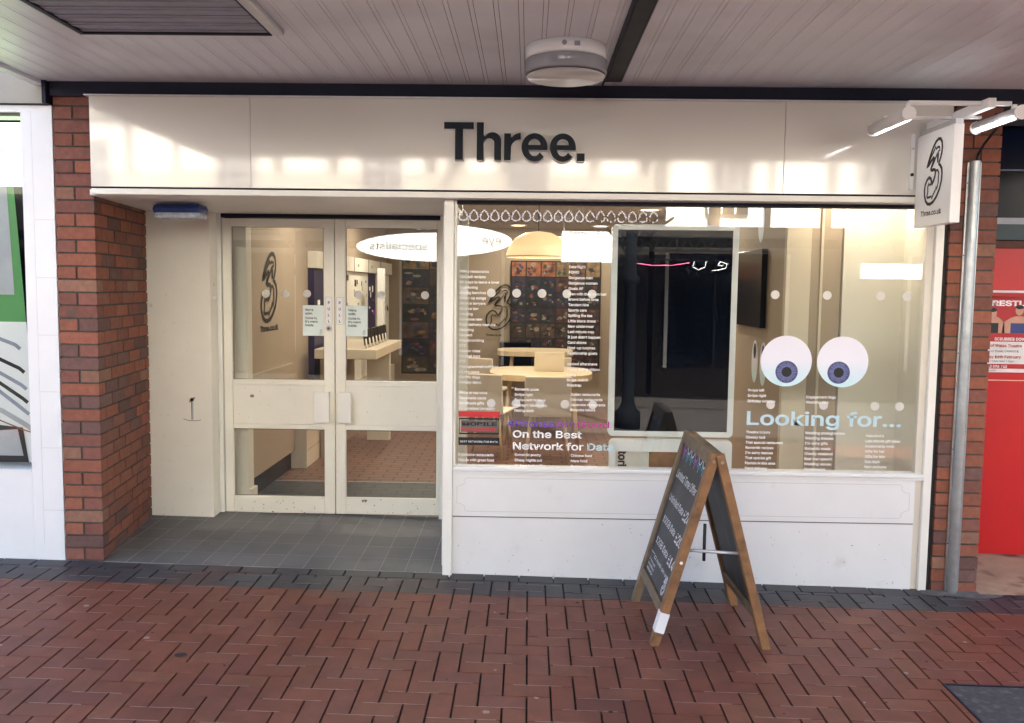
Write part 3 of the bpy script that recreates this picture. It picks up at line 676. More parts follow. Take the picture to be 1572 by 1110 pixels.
# ------------------------------------------------------------------ sandwich board
sa = thing('sandwich_board', 'wooden A-frame chalkboard with handwritten data offers standing on the paving', 'sandwich board')
def foot(x, y): return Vector((x, y, gz(x, y)))
A, B, C_, D_ = foot(3.29, -.30), foot(3.314, -.911), foot(3.868, -.303), foot(3.896, -.906)
RF = (A + C_) / 2 + Vector((-.024, 0, .95)); RN = (B + D_) / 2 + Vector((.03, 0, .95))
def leaf(o, e, top, out):       # panel standing from foot o to foot e, leaning to ridge point top; returns local matrix (x along feet, y inward, z up the panel)
    ex = (e - o).normalized(); ez = (top - o); ln = ez.length; ez.normalize(); ez = (ez - ex * ez.dot(ex)).normalized(); ey = ez.cross(ex)
    return Matrix(((ex.x, ey.x, ez.x, o.x), (ex.y, ey.y, ez.y, o.y), (ex.z, ey.z, ez.z, o.z), (0, 0, 0, 1))), (e - o).length, ln
def make_leaf(T, W, Hh, front):
    th = .042
    nm = 'front_leaf' if front else 'rear_leaf'
    b = MB(); b.box(0, .045, 0, th, 0, Hh, 'wood_old' if front else 'wood', T=T, bevel=.003).box(W - .045, W, 0, th, 0, Hh, 'wood', T=T, bevel=.003)
    b.box(.0455, W - .0455, .001, th - .001, Hh - .062, Hh - .001, 'wood_old', T=T, bevel=.003).box(.0455, W - .0455, .001, th - .001, .155, .205, 'wood_old', T=T, bevel=.003)
    fr = b.build(nm, sa)
    b = MB(); b.box(.046, W - .046, .014, .028, .2055, Hh - .0625, 'chalk_bd', T=T); bd = b.build('chalkboard', fr)
    return fr, bd
T1, W1, H1 = leaf(A, B, RF, 1)
fr1, bd1 = make_leaf(T1, W1, H1, True)
T2, W2, H2 = leaf(D_, C_, RN, 1)
fr2, bd2 = make_leaf(T2, W2, H2, False)
TC = T1 @ at(0, .0125, 0)
b = MB()
def hand(s, x, z, size, m='chalk', wd=None, off=.006): b.text(s, x, z, size, m, TC, off=off, shear=.22, width=wd)
hand('Limited Time Offer', .075, .742, .085, wd=.44); hand('Unlimited Data', .075, .612, .074, wd=.33); hand('£24', .425, .60, .105, wd=.125, off=.016)
hand('100GB Data', .09, .492, .074, wd=.29); hand('£20', .41, .478, .105, wd=.135, off=.016)
hand('12GB Data', .085, .372, .074, wd=.29); hand('£14', .40, .36, .10, wd=.135, off=.012)
hand('12 month sim only', .15, .300, .040, wd=.36); b.ribbon([(.07, .315), (.15, .318)], .004, 'chalk', TC)
for k, s in enumerate(('Terms and', 'conditions', 'apply')): hand(s, .07, .268 - .024 * k, .026, wd=.15, off=.012)
logo(b, TC @ at(.44, 0, .218), .085, .10, .006, 'chalk')
b.build('chalk_lettering', bd1, recalc=False)
b = MB()
for k in range(6):
    x0 = .06 + .082 * k; m_ = ('chalk_m', 'chalk_c', 'chalk_c')[k % 3]
    b.ribbon([(x0, .925), (x0 + .02, .895), (x0 + .041, .885), (x0 + .062, .895), (x0 + .082, .925)], .007, 'chalk' if k % 3 else 'chalk_m', TC)
    b.ribbon([(x0 + .02, .893), (x0 + .015, .865)], .007, m_, TC); b.ribbon([(x0 + .041, .883), (x0 + .041, .845)], .008, m_, TC); b.ribbon([(x0 + .062, .893), (x0 + .068, .868)], .006, m_, TC)
b.build('chalk_bunting', bd1, recalc=False)
for T, W, H in ((T1, W1, H1), (T2, W2, H2)):
    b = MB(); b.cyl(T @ Vector((W + .001 if T is T1 else -.001, .021, H - .035)), T @ Vector((W + .004 if T is T1 else -.004, .021, H - .035)), .008, 'lock_brass', n=12); b.build('hinge_bolt', sa)
p1, p2 = T1 @ Vector((W1 - .02, .042, .50)), T2 @ Vector((.02, .042, .50))
b = MB(); d = (p2 - p1); b.cyl(p1, p2, .008, 'alu', n=8).cyl(p1 + d * .32 + Vector((0, .012, .13)), p1 + d * .32 + Vector((0, .012, -.05)), .008, 'rubber', n=8); b.build('stay_bar', sa)
b = MB(); b.box(W1 - .047, W1 + .0025, -.0025, .0445, .075, .175, 'white', T=T1); b.build('tape_band', fr1)
b = MB(); b.cyl(T1 @ Vector((W1 + .001, .02, .435)), T1 @ Vector((W1 + .003, .02, .435)), .008, 'acry', n=12); b.build('paint_spot', fr1)

# ------------------------------------------------------------------ neighbour on the left
nl = thing('white_shop', 'white rendered shopfront with a green poster window left of the pier', 'building')
b = MB(); b.box(-.188, -.008, 0, .25, -.1, 2.632, 'white')
for z in (1.99, 1.66, 1.33, 1.0, .67, .30): b.box(-.125, -.0085, -.0007, .001, z, z + .003, 'groove' if z > 2 else 'frost')
b.box(-.128, -.1265, -.0008, .001, .1, 2.6, 'frost'); b.build('pilaster', nl)
b = MB(); b.box(-2.4, -.1885, 0, .25, -.1, .528, 'white').box(-2.4, -.190, -.008, .03, .528, .540, 'white'); b.build('stall_riser', nl)
b = MB(); b.box(-2.4, -.1885, .0, .25, 2.594, 2.632, 'white'); b.build('window_head', nl)
b = MB(); b.box(-2.4, -.03, -.02, .25, 2.640, 3.4, 'band').box(-2.4, -.031, -.018, .2, 2.633, 2.6395, 'steel_dark').box(-.029, -.008, -.06, .2, 2.6345, 2.85, 'steel_dark'); b.build('fascia', nl)
b = MB(); b.box(-2.4, -.1895, .05, .056, .541, 2.593, GLASS2); gl = b.build('window_glass', nl)
b = MB(); b.box(-2.4, -.1895, .02, .05, 2.375, 2.398, 'white').box(-2.4, -.1895, .02, .05, 2.575, 2.593, 'black'); b.build('transom', nl)
b = MB(); b.box(-2.4, -.19, .5, .56, .4, 2.7, 'slate').box(-2.4, -.19, .06, .5, .4, .53, 'white'); b.build('window_back', nl)
b = MB(); b.box(-1.5, -.195, .20, .21, 2.20, 2.57, mat('backlit_mesh', (.7, .85, .6), .6, .1, emit=(.75, 1, .62), estr=.45))
for k in range(30): b.box(-1.5 + .033 * k, -1.4985 + .033 * k, .194, .199, 2.2, 2.57, 'steel_dark')
for k in range(12): b.box(-1.5, -.195, .192, .1935, 2.21 + .031 * k, 2.2115 + .031 * k, 'steel_dark')
b.build('wire_mesh', nl)
po = thing('window_poster', 'tall green and white poster leaning in the white shop window', 'poster')
b = MB(); YP = .12
def quad(b, pts, m, y): b.face([b.bm.verts.new((x, y, z)) for x, z in pts], m)
quad(b, [(-1.3, .56), (-.205, .56), (-.262, 1.40), (-1.3, 1.40)], 'paper', YP); quad(b, [(-1.3, 1.40), (-.262, 1.40), (-.31, 2.19), (-1.3, 2.19)], 'green', YP)
quad(b, [(-1.3, 1.56), (-.325, 1.56), (-.35, 2.19), (-1.3, 2.19)], 'grey', YP - .003); bb = b.build('printed_sheet', po, recalc=False)
b = MB()
for k, (z, l) in enumerate(((1.26, .06), (1.14, .10), (1.06, .12), (1.0, .13), (.95, .14))):
    b.ribbon([(-.60, z + .06), (-.45, z + .05), (-.36 + l * .5, z + .005 - .02 * k), (-.33 + l * .5, z - .02 - .02 * k)], .022, 'ink' if k % 2 else 'vent', at(0, YP - .006, 0))
b.ribbon([(-.60, .93), (-.42, .87), (-.30, .80), (-.225, .75)], .03, 'grey', at(0, YP - .009, 0)); b.ribbon([(-.60, .88), (-.40, .80), (-.30, .76), (-.235, .74)], .008, 'wood', at(0, YP - .012, 0))
quad(b, [(-.6, .56), (-.27, .56), (-.30, .77), (-.6, .80)], 'ink', YP - .006); quad(b, [(-.6, .60), (-.30, .60), (-.33, .76), (-.6, .74)], 'grey', YP - .009)
b.build('printed_picture', bb, recalc=False)

# ------------------------------------------------------------------ red hoarding on the right
rh = thing('red_hoarding', 'bright red boarded hoarding right of the brick pier below a dark window', 'hoarding')
b = MB(); b.box(5.33, 7.6, .72, .80, -.12, 1.075, 'red').box(5.33, 7.6, .722, .80, 1.08, 1.62, 'red').box(5.33, 7.6, .72, .80, 1.625, 1.93, 'red'); b.build('hoarding_board', rh)
b = MB(); b.box(5.33, 7.6, .68, .72, 1.62, 1.635, 'poster_red'); b.build('batten', rh)
uw = thing('dark_window', 'dark upper window with pale mullion above the red hoarding', 'window')
b = MB(); b.box(5.33, 7.6, .74, .8, 2.05, 2.7, 'slate'); b.build('pane', uw)
b = MB(); b.box(5.327, 7.6, .72, .8, 2.701, 3.6, 'brown'); b.build('head_wall', uw)
b = MB(); b.box(5.52, 5.57, .70, .738, 2.12, 2.42, 'grey').box(5.33, 7.6, .68, .738, 2.08, 2.12, 'grey').box(5.33, 7.6, .70, .739, 2.42, 2.425, 'vent'); b.build('window_frame', uw)
b = MB(); b.box(5.33, 7.6, .66, .8, 1.98, 2.078, mat('teal_lintel', (.06, .085, .085), .6, .1)).box(5.33, 7.6, .70, .8, 1.932, 1.978, mat('brown_course', (.12, .06, .045), .8, .2, 20)); b.build('lintel', uw)
b = MB(); b.face([b.bm.verts.new((x, y, gz(x, y) + .004)) for x, y in ((5.327, -.05), (7.6, -.05), (7.6, .75), (5.327, .75))], 'conc'); b.build('path', kind='structure', recalc=False)
b = MB(); b.box(7.6, 9.5, -.0, 3, -.2, 4.4, 'brown'); tag(b.build('brown_shop'), 'brown shop building beyond the red hoarding at the end of the row', 'building')
po = thing('wrestling_poster', 'white and red wrestling poster with two wrestlers stuck on the red hoarding', 'poster')
b = MB(); b.box(5.60, 6.25, .712, .7185, 1.13, 1.66, 'paper'); bb = b.build('poster_sheet', po)
b = MB(); T = at(0, .7105, 0)
rect(b, 5.615, 6.235, 1.33, 1.645, 'poster_red', T); T2 = at(0, .7095, 0)
b.text('SLAM', 5.63, 1.612, .03, 'sticker', T2, off=.03); b.text('WRESTLING', 5.625, 1.562, .062, 'sticker', T2, off=.035, width=.44)
for cx, w_, c_, top in ((5.70, .08, 'ink', 1.53), (5.87, .105, 'poster_blue', 1.55), (6.06, .09, 'ink', 1.54)):
    pts = [(cx - w_, 1.385), (cx + w_, 1.385), (cx + w_ * .95, 1.455), (cx + w_ * .5, 1.485), (cx + .02, 1.495), (cx - .02, 1.495), (cx - w_ * .5, 1.485), (cx - w_ * .95, 1.455)]
    b.face([b.bm.verts.new((p[0], .7098, p[1])) for p in pts], 'skin'); rect(b, cx - w_ * .5, cx + w_ * .5, 1.385, 1.45, c_, at(0, .7093, 0))
    b.disc((cx, top - .018), .026, 'skin', at(0, .7092, 0), 16, .032); b.disc((cx, top + .004), .026, 'ink', at(0, .7090, 0), 16, .014)
b.text('SCRUBBER DOWN', 5.72, 1.338, .035, 'sticker', T2, off=.02); b.disc((5.645, 1.365), .026, 'ink', at(0, .7090, 0), 20)
b.text('Prince of Wales Theatre', 5.615, 1.295, .036, 'poster_red', T2, off=.015); b.text('Church Street, CANNOCK', 5.66, 1.262, .026, 'ink', T2)
b.text('Saturday 16th February', 5.615, 1.222, .036, 'poster_red', T2, off=.015); b.text('Doors open 7.00pm  Starts 7.30pm', 5.62, 1.198, .02, 'ink', T2)
rect(b, 5.615, 6.235, 1.155, 1.185, 'poster_red', T2); b.text('01543 578 762', 5.64, 1.160, .032, 'sticker', at(0, .7085, 0), off=.02); b.text('Tickets from the box office', 5.62, 1.138, .014, 'ink', T2)
b.build('poster_print', bb, recalc=False)

# ------------------------------------------------------------------ inside the shop
ds = thing('digital_screen', 'tall black display screen in a white rounded frame inside the window', 'display screen')
def rrect(x0, x1, z0, z1, r, n=6):
    o = []
    for cx, cz, a in ((x1 - r, z1 - r, 0), (x0 + r, z1 - r, 90), (x0 + r, z0 + r, 180), (x1 - r, z0 + r, 270)):
        o += [(cx + r * math.cos(R(a + 90 * i / n)), cz + r * math.sin(R(a + 90 * i / n))) for i in range(n + 1)]
    return o
shape('screen_frame', [rrect(3.196, 3.948, .752, 2.022, .03)], .05, 'acry', ds, (1, 1), (0, .30, 0))
b = MB(); rect(b, 3.232, 3.912, .785, 1.990, 'slate', at(0, .2485, 0)); b.build('screen', ds, recalc=False)
b = MB(); b.box(3.45, 3.70, .32, .40, -.01, .75, 'iwhite').box(3.3, 3.85, .25, .55, -.0, .02, 'iwhite'); b.build('stand', ds)
lo = thing('leaflet_stand', 'low white frame stand with vertical dark lettering under the display screen', 'display stand')
shape('stand_frame', [rrect(3.205, 3.945, -.1, .735, .03), rrect(3.245, 3.905, .02, .66, .005)], .04, 'acry', lo, (1, 1), (0, .28, 0))
b = MB(); b.box(3.245, 3.45, .262, .27, .02, .66, 'iwhite').box(3.45, 3.905, .262, .27, .02, .66, 'lwood').box(3.45, 3.62, .258, .262, .02, .66, 'wood'); b.build('stand_panel', lo)
b = MB(); b.text('Stories', 0, 0, .09, 'ink', at(3.265, .2575, .70) @ Matrix.Rotation(R(90), 4, 'Y'), off=.03); b.build('stand_lettering', lo, recalc=False)
# right-hand wall: screen and printed eyes
t = thing('wall_screen', 'black screen hung on the tan right wall inside the shop', 'screen')
b = MB(); b.box(4.27, 4.308, .95, 1.75, 1.385, 1.92, 'slate', bevel=.004); b.build('screen_panel', t)
for y, z in ((.98, 1.14), (1.20, 1.14), (1.15, 2.12)):
    b = MB(); T = Matrix.Translation((4.3085, y, z)) @ Matrix.Rotation(R(-90), 4, 'Z')
    b.disc((0, 0), .085, 'eyeball', T, 40, .15); b.disc((.0, .075), .035, 'irisdark', T @ at(0, -.002, 0), 32, .055); b.disc((0, .075), .018, 'ink', T @ at(0, -.004, 0), 24, .025)
    tag(b.build('eye_print', recalc=False), {.98: 'lower printed eye nearer the window, on the tan wall under the black screen', 1.20: 'lower printed eye deeper in the shop, on the tan wall under the black screen', 1.15: 'printed eye high on the tan wall above the black screen'}[y], 'wall sticker', 'eyes printed on the inside wall')
# left wall emblem
b = MB(); T = Matrix.Translation((.603, 1.78, 1.35)) @ Matrix.Rotation(R(90), 4, 'Z')
logo(b, T, .62, .56, .036, 'ink'); b.text('Three.co.uk', .06, -.085, .085, 'ink', T, off=.03, width=.50)
tag(b.build('wall_emblem', recalc=False), 'black swirling 3 emblem with Three.co.uk on the left wall inside the door', 'wall emblem', 'emblems inside the shop')
b = MB(); T = at(2.0, 7.97, 1.02); logo(b, T, .55, .68, .022, 'ink'); b.text('Three.co.uk', .08, -.10, .06, 'ink', T, off=.03)
tag(b.build('wall_emblem', recalc=False), 'dark swirling 3 emblem on the rear wall between photo wall and door posts', 'wall emblem', 'emblems inside the shop')
# phone display along the left wall
dw = thing('phone_display', 'long wall display with lit headers and phone panels along the left wall', 'display unit')
b = MB(); b.box(.6, .70, 3.35, 7.9, 1.80, 1.96, 'iwhite', bevel=.003); hd = b.build('header', dw)
for y in (4.2, 5.1, 6.0, 6.9):
    b = MB(); b.box(.7005, .703, y, y + .012, 1.80, 1.96, 'steel_dark'); b.build('header_divider', hd)
T = Matrix.Translation((.7025, 0, 0)) @ Matrix.Rotation(R(90), 4, 'Z')
for y, s in ((3.62, 'App'), (4.45, 'phones'), (5.3, 'new'), (6.2, 'sim'), (7.1, 'tablets')):
    b = MB(); b.text(s, y, 1.86, .07, 'ink', T, off=.02); b.build('header_lettering', hd, recalc=False)
pal = ['purple', 'iwhite', 'iwhite', 'iwhite', 'iwhite', 'purple', 'iwhite', 'iwhite']
for k, m_ in enumerate(pal):
    y0 = 3.36 + .565 * k; b = MB(); b.box(.6, .66, y0, y0 + .555, .5, 1.795, m_); p_ = b.build('display_panel', dw)
    for j in range(7):
        b = MB(); yy = y0 + random.uniform(.06, .45); zz = random.uniform(1.15, 1.7)
        b.box(.6605, .664, yy, yy + random.uniform(.03, .10), zz, zz + random.uniform(.02, .09), random.choice(['ink', 'purple', 'vent', 'lock_brass'] if m_ == 'iwhite' else ['acry', 'sticker', 'lilac_vinyl'])); b.build('product_card', p_)
b = MB(); b.box(.6, .69, 1.24, 1.36, .15, 2.4, 'iwhite').box(.6, .71, 1.24, 1.38, -.01, .15, 'iwhite'); tag(b.build('wall_casing'), 'white boxed casing with a plinth just inside the left door', 'wall casing')
b = MB(); b.box(.6, .74, 2.72, 7.9, .004, .49, 'tan2').box(.6, .745, 2.70, 2.7195, .004, .52, 'iwhite').box(.7405, .744, 2.72, 7.9, .16, .165, 'tan'); tag(b.build('low_cabinet'), 'low tan cabinet run under the phone display', 'cabinet')
ct = thing('phone_counter', 'pale wood counter carrying a row of phones inside the left door', 'counter')
b = MB(); b.box(.72, 1.30, 3.1, 4.7, .955, 1.045, 'tan2', bevel=.006); b.build('worktop', ct)
b = MB(); b.box(1.0, 1.24, 4.25, 4.33, -.01, .9545, 'iwhite'); l_ = b.build('leg', ct)
b = MB(); b.box(.75, .80, 3.2, 4.6, -.01, .9545, 'tan'); b.build('rear_leg', ct)
ph = thing('phone', 'black phone on a slanted stand on the counter, nearest of the row', 'phone', 'phones on the counter')
b = MB(); T = Matrix.Rotation(R(28), 4, 'X'); b.box(-.036, .036, -.004, .004, .03, .18, 'black', bevel=.003, T=T @ Matrix.Rotation(R(-35), 4, 'X')); b.build('handset', ph)
b = MB(); b.cyl((0, 0, 0), (0, .015, .09), .014, 'iwhite', n=10); b.build('stand', ph)
ph.location = (1.18, 3.25, 1.046); ph.rotation_euler = (0, 0, R(75))
for k in range(1, 7): copy_thing(ph, (0, .19 * k, 0), 'black phone on a slanted stand on the counter, ' + ('second', 'third', 'fourth', 'fifth', 'sixth', 'seventh')[k - 1] + ' from the door')
# photo walls
def photo_wall(x0, x1, z0, z1, y, nx, nz, label):
    b = MB(attr=True); cw, ch = (x1 - x0) / nx, (z1 - z0) / nz; b.box(x0 - .01, x1 + .01, y, y + .03, z0 - .01, z1 + .01, 'black')
    for i in range(nx):
        for j in range(nz):
            k = random.random(); c = random.choice([(.012, .015, .03), (.02, .02, .03), (.05, .025, .025), (.035, .028, .022), (.012, .015, .016), (.06, .035, .03), (.025, .02, .04)])
            if j == nz - 1: c = random.choice([(.22, .08, .04), (.16, .10, .05), (.10, .05, .03)])
            xa, za = x0 + i * cw + .008, z0 + j * ch + .008; xb, zb = xa + cw - .016, za + ch - .016
            f = b.face([b.bm.verts.new((p, y - .003, q)) for p, q in ((xa, za), (xb, za), (xb, zb), (xa, zb))], 'photo', c)
            for _ in range(9):
                w_, h_ = random.uniform(.15, .5) * cw, random.uniform(.1, .4) * ch; xs, zs = random.uniform(xa, xb - w_), random.uniform(za, zb - h_); y_ = y - .005 - random.random() * .003
                cc_ = random.choice([(.16, .11, .08), (.03, .04, .09), (.10, .03, .035), (.18, .16, .14), (.01, .01, .01), (.03, .05, .045), (.16, .10, .05), (.01, .01, .015), (.02, .02, .03)])
                b.face([b.bm.verts.new((xs + w_ / 2 + w_ / 2 * math.cos(a) * random.uniform(.5, 1), y_, zs + h_ / 2 + h_ / 2 * math.sin(a) * random.uniform(.5, 1))) for a in [2 * math.pi * q / 6 + .4 for q in range(6)]], 'photo', cc_)
    return tag(b.build('photo_wall', recalc=False), label, 'photo wall', 'photo walls')
photo_wall(.98, 1.72, .45, 2.10, 7.0, 2, 7, 'dark mosaic of photos seen through the right door')
photo_wall(2.45, 3.75, .45, 2.02, 7.9, 6, 7, 'dark mosaic of photos on the rear wall behind the tables')
b = MB(); b.box(.88, .95, 5.6, 5.75, .0, 1.85, 'acry'); tag(b.build('display_post'), 'slim white display post before the photo mosaic', 'post')
# tables, chairs, laptop
def table(x, y, rx, ry, z, label):
    t = thing('cafe_table', label, 'table', 'tables inside the shop'); b = MB()
    poly = [(x + rx * math.copysign(abs(math.cos(a)) ** .6, math.cos(a)), y + ry * math.copysign(abs(math.sin(a)) ** .6, math.sin(a))) for a in [2 * math.pi * i / 40 for i in range(40)]]
    b.prism(poly, z - .06, z, 'lwood'); b.build('tabletop', t)
    for sx in (-1, 1):
        for sy in (-1, 1):
            b = MB(); b.cyl((x + sx * rx * .7, y + sy * ry * .7, -.01), (x + sx * rx * .6, y + sy * ry * .6, z - .06), .022, 'lwood', n=10); b.build('leg', t)
table(2.85, 4.5, .55, .55, .74, 'light wood table nearer the window, with the laptop on it')
table(2.80, 6.6, .5, .4, .82, 'light wood table in front of the rear photo mosaic')
def chair(x, y, rz, label, first=[None]):
    if first[0] is None:
        t = thing('shell_chair', label, 'chair', 'shell chairs inside the shop')
        b = MB(); b.box(-.22, .22, -.20, .22, .43, .455, 'shell', bevel=.012); b.build('seat', t)
        b = MB(); T = at(0, -.21, .45) @ Matrix.Rotation(R(10), 4, 'X'); b.box(-.22, .22, -.012, .012, .0, .38, 'shell', bevel=.011, T=T)
        b.build('backrest', t)
        for sx in (-1, 1):
            for sy in (-1, 1):
                b = MB(); b.cyl((sx * .21, sy * .2, -.01), (sx * .15, sy * .14, .43), .012, 'lwood', r1=.017, n=10); b.build('leg', t)
        first[0] = t; t.location = (x, y, 0); t.rotation_euler = (0, 0, rz); return
    f = first[0]; copy_thing(f, Vector((x, y, 0)) - f.location, label, (0, 0, rz))
chair(2.90, 3.35, R(0), 'pale shell chair at the near table with its back square to the window')
chair(2.32, 3.5, R(-14), 'pale shell chair at the left of the near table, back turned slightly')
chair(2.25, 5.35, R(-30), 'pale shell chair left of the table between the two tables')
chair(2.98, 5.6, R(5), 'pale shell chair behind the near table, beyond the laptop')
t = thing('laptop', 'open pale laptop on the near wooden table', 'laptop')
b = MB(); b.box(2.78, 3.10, 4.45, 4.68, .7405, .752, 'iwhite', bevel=.003); b.build('keyboard_base', t)
b = MB(); b.box(-.16, .16, -.004, .004, 0, .21, 'iwhite', T=at(2.94, 4.45, .755) @ Matrix.Rotation(R(20), 4, 'X')); b.build('lid', t)
b = MB(); b.box(2.30, 2.75, 7.6, 7.95, .45, .85, 'slate', bevel=.01); tag(b.build('dark_cabinet'), 'dark low cabinet against the rear wall below the 3 emblem', 'cabinet')
# lamps
pl = thing('pendant_lamp', 'large glowing amber dome lamp hanging over the tables', 'pendant lamp')
pc = (2.79, 3.2, 1.93)
b = MB(); b.lathe(pc, [(.30, 0), (.295, .03), (.27, .10), (.21, .17), (.12, .215), (.02, .23)], 'dome', 40); b.build('lamp_shade', pl)
b = MB(); b.lathe(pc, [(.302, -.012), (.304, .0), (.298, .004), (.296, -.012)], 'iwhite', 40); b.build('shade_rim', pl)
b = MB(); b.cyl((pc[0], pc[1], pc[2] + .23), (pc[0], pc[1], 2.5), .005, 'steel_dark', n=8); b.build('flex', pl)
def lamp_light(name, loc, power, size, color, parent=None, kind='DISK'):
    ld = bpy.data.lights.new(name, 'AREA'); ld.shape = kind; ld.size = size; ld.energy = power; ld.color = color
    o = bpy.data.objects.new(name, ld); col.objects.link(o); o.location = loc
    if parent: o.parent = parent
    return o
lamp_light('pendant_bulb', (pc[0], pc[1], pc[2] + .02), 1.6, .4, (1, .68, .35), pl)
LP = [(2.50, 4.05, 'by the window post, largest of the row'), (2.55, 7.2, 'deep in the shop over the rear photo mosaic'), (3.68, 7.2, 'deep in the shop beside the black display screen'), (1.3, 2.6, 'just inside the entrance doors'), (1.3, 5.4, 'over the phone counter'), (3.7, 2.4, 'above the black display screen'), (4.0, 4.6, 'midway along the tan right wall'), (4.66, .27, 'above the staring eyes in the window')]
for x, y, s in LP:
    t = thing('downlight', 'round warm downlight ' + s, 'downlight', 'ceiling downlights inside the shop')
    b = MB(); b.lathe((x, y, 2.5), [(.125, 0), (.125, -.012), (.10, -.014), (.10, -.002)], 'iwhite', 32); b.build('trim_ring', t)
    b = MB(); b.cyl((x, y, 2.492), (x, y, 2.497), .10, 'warm', n=32); b.build('diffuser', t)
    lamp_light('downlight_beam', (x, y, 2.484), 2.5 if y > .5 else .9, .2, (1, .87, .70), t)
t = thing('exit_sign', 'small lit white sign hanging from the shop ceiling', 'sign')
b = MB(); b.box(3.0, 3.3, 6.4, 6.44, 2.16, 2.30, 'lightbox'); b.build('sign_face', t)
b = MB(); b.cyl((3.15, 6.42, 2.30), (3.15, 6.42, 2.5), .008, 'acry', n=8); b.build('hanger', t)

# ------------------------------------------------------------------ other side of the street (seen in the glass)
def facade(name, label, x0, x1, zb, seed):
    rnd = random.Random(seed); t = thing(name, label, 'building')
    b = MB(); b.box(x0, x1, -13, -11.2, -.6, zb, 'brown'); b.build('ground_storey', t)
    b = MB(); b.box(x0, x1, -13, -11.05, zb, 6.4, 'render'); b.build('upper_wall', t)
    b = MB()
    for z in ((zb, zb + 1.45, 5.2) if zb > 3 else (zb + 1.25, 5.2)): b.box(x0, x1, -11.05, -10.98, z, z + .17, 'timber')
    x = x0
    zv = zb + .62 if zb > 3 else zb
    while x < x1:
        tw = rnd.uniform(.09, .2)
        b.box(x, x + tw, -11.05, -10.985, zv, 6.4, 'timber')
        if rnd.random() < .35: b.hexa([(x + .2, -11.05, zb + .18), (x + .36, -11.05, zb + .18), (x + .36, -10.99, zb + .18), (x + .2, -10.99, zb + .18), (x + .55, -11.05, zb + 1.24), (x + .71, -11.05, zb + 1.24), (x + .71, -10.99, zb + 1.24), (x + .55, -10.99, zb + 1.24)], 'timber')
        x += rnd.uniform(.5, 1.05)
    b.build('timber_frame', t)
    if zb > 3:
        b = MB(); b.box(x0, x1, -11.05, -11.02, zb + .171, zv - .002, 'band'); b.build('cream_band', t)
    b = MB(); b.prism([(-10.5, 6.35), (-12, 8.0), (-13.2, 6.35)], x0, x1, 'brown')
    o = b.build('roof', t); o.data.transform(Matrix(((0, 0, 1, 0), (1, 0, 0, 0), (0, 1, 0, 0), (0, 0, 0, 1))))
    for k in range(int((x1 - x0) / 2.6)):
        xa = x0 + .9 + 2.6 * k; b = MB(); b.box(xa, xa + .75, -11.03, -10.97, zb + .22, zb + 1.15, 'slate'); wn = b.build('window', t)
        b = MB()
        for q in range(4): b.box(xa + .245 * q - .012 * (q > 0), xa + .245 * q + .02, -10.969, -10.955, zb + .22, zb + 1.15, 'acry')
        b.box(xa, xa + .75, -10.954, -10.94, zb + .66, zb + .69, 'acry'); b.build('window_bars', wn)
    for k in range(int((x1 - x0) / 2.2)):
        xa = x0 + .2 + 2.2 * k; b = MB(); b.box(xa, xa + 1.9, -11.2, -11.16, .2, 2.3, 'slate'); sp = b.build('shop_window', t)
        b = MB(); b.box(xa, xa + .06, -11.158, -11.12, .2, 2.3, 'frost').box(xa + .9, xa + .94, -11.158, -11.12, .2, 2.3, 'steel_dark'); b.build('window_frame', sp)
    return t
facade('timbered_house', 'half-timbered building across the street with brown shopfronts, reflected in the fascia', -9, 4.9, 3.05, 3)
facade('timbered_house', 'half-timbered building across the street, low upper floor, mirrored in the window head', 5.0, 14, 2.78, 5)
oc = thing('street_canopy', 'brown canopy with teardrop ironwork across the street, reflected in the glass', 'canopy')
b = MB(); b.box(-9, 14, -11.0, -8.0, 2.40, 2.46, 'brown').box(-9, 4.6, -8.08, -8.0, 2.46, 2.93, 'brown').box(4.6, 14, -8.08, -8.0, 2.46, 2.56, 'brown'); b.build('canopy_deck', oc)
b = MB()
x = .8
while x < 4.6:
    T = at(x, -7.97, 2.62); b.ribbon([(.0, .15), (.045, .10), (.06, .05), (.05, .01), (.0, -.01), (-.05, .01), (-.06, .05), (-.045, .10)], .022, 'vent', T, True); x += .155
b.build('teardrop_frieze', oc, recalc=False)
def column(x, label):
    t = thing('iron_column', label, 'column', 'iron columns across the street'); b = MB()
    b.lathe((x, -6.6, gz(x, -6.6)), [(.0, 0), (.17, 0), (.17, .22), (.12, .26), (.085, .35), (.075, 1.9), (.12, 1.95), (.12, 2.0), (.075, 2.05), (.075, 2.6), (.0, 2.6)], 'iron', 24); b.build('shaft', t)
    for sx in (-1, 1):
        b = MB(); z0 = 2.12
        for cx, cz, r in ((.17, .38, .085), (.36, .40, .06), (.17, .2, .06)): b.ribbon([(x + sx * cx + r * math.cos(R(a)), z0 + cz + r * math.sin(R(a))) for a in range(0, 360, 20)], .02, 'iron', at(0, -6.6, 0), True)
        b.ribbon([(x + sx * .075, z0), (x + sx * .16, z0 + .12), (x + sx * .32, z0 + .30), (x + sx * .55, z0 + .46)], .035, 'iron', at(0, -6.6, 0)); b.build('scroll_bracket', t, recalc=False)
for x, s in ((4.05, 'mirrored in the black display screen'), (-.9, 'mirrored in the left door'), (8.3, 'beyond the right end of the shop')): column(x, 'dark cast-iron street column with scroll brackets, ' + s)
lb = thing('lattice_beam', 'dark iron lattice beam carried by the street columns', 'beam')
b = MB(); b.box(4.13, 8.22, -6.62, -6.58, 2.31, 2.33, 'iron').box(4.13, 8.22, -6.62, -6.58, 2.14, 2.155, 'iron'); b.build('chord', lb)
b = MB(); x = 4.15
while x < 8.1: b.ribbon([(x, 2.155), (x + .09, 2.31), (x + .18, 2.155)], .016, 'iron', at(0, -6.6, 0)); x += .18
b.build('lattice', lb, recalc=False)
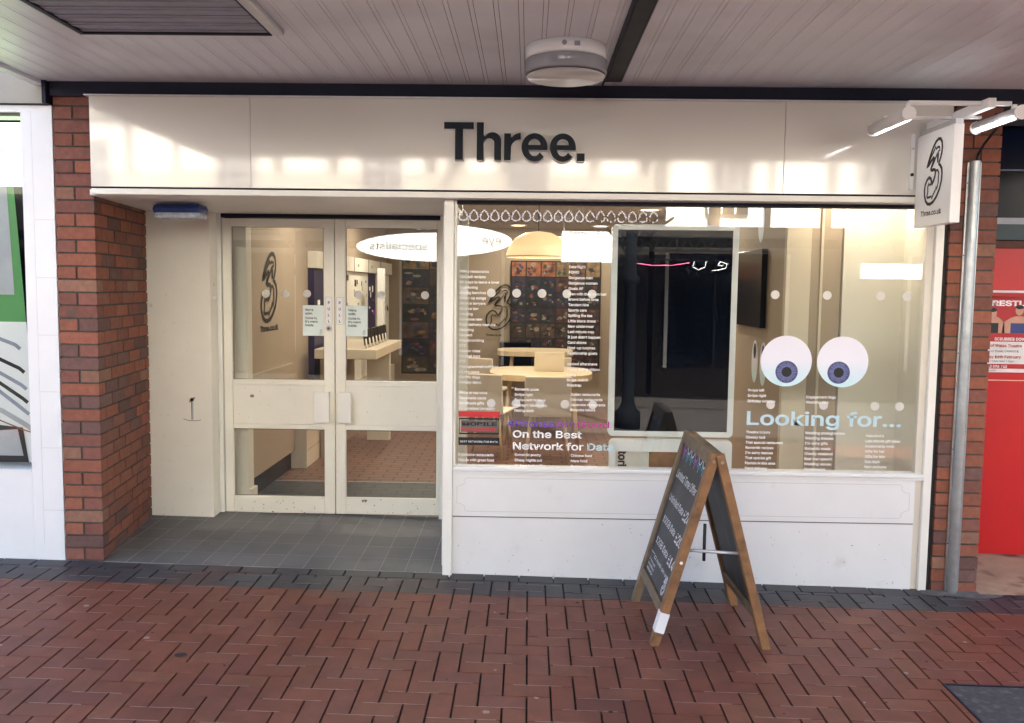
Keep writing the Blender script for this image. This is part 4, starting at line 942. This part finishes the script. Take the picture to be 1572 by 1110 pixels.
og = thing('optician_sign', 'white oval sign reading eye specialists, reflected in the door and window', 'shop sign')
b = MB(); n = 64; cx, cz = 1.10, 2.31
fr = [(cx + 1.36 * math.cos(2 * math.pi * i / n), cz + .245 * math.sin(2 * math.pi * i / n)) for i in range(n)]
shape('sign_board', [fr], .06, 'lightbox', og, (1, 1), (0, -7.85, 0))
b = MB(); T = at(cx, -7.848, 0) @ Matrix.Rotation(R(180), 4, 'Z')
b.text('eye', -1.20, cz - .05, .24, 'ink', T); b.text('specialists', .12, cz - .05, .24, 'ink', T, width=1.0); b.build('sign_lettering', og, recalc=False)
b = MB(); b.box(.6, .64, -7.97, -7.92, 2.3, 2.45, 'iron').box(1.6, 1.64, -7.97, -7.92, 2.3, 2.45, 'iron'); b.build('hanger', og)
for x0, x1, z0, z1, s in ((3.18, 3.92, 2.02, 2.47, 'square white lightbox sign hanging under the street canopy, mirrored beside the black screen'), (7.55, 8.55, 1.83, 2.05, 'long white lightbox sign under the street canopy, mirrored at the right of the window')):
    b = MB(); b.box(x0, x1, -7.96, -7.90, z0, z1, 'lightbox').box((x0 + x1) / 2 - .02, (x0 + x1) / 2 + .02, -7.95, -7.91, z1, 2.42, 'iron'); tag(b.build('lightbox_sign'), s, 'sign')
nn = thing('neon_sign', 'pink and white neon script across the street, reflected in the black screen', 'neon sign')
b = MB(); b.tube([(4.22, -7.9, 2.02), (4.5, -7.9, 1.985), (4.8, -7.9, 1.99), (5.05, -7.9, 2.03)], .006, 'pink', 6); b.build('pink_tube', nn)
b = MB(); b.tube([(5.12, -7.9, 2.05), (5.10, -7.9, 1.97), (5.18, -7.9, 1.93), (5.28, -7.9, 1.97), (5.29, -7.9, 2.05)], .006, 'neon', 6).tube([(5.38, -7.9, 1.92), (5.48, -7.9, 1.93), (5.58, -7.9, 1.96), (5.60, -7.9, 2.02), (5.50, -7.9, 2.05), (5.46, -7.9, 2.0), (5.54, -7.9, 1.99)], .006, 'neon', 6); b.build('white_tube', nn)
b = MB(); b.box(4.2, 5.65, -7.935, -7.92, 2.06, 2.08, 'iron').box(4.85, 4.88, -7.935, -7.92, 2.08, 2.41, 'iron'); b.build('hanger', nn)
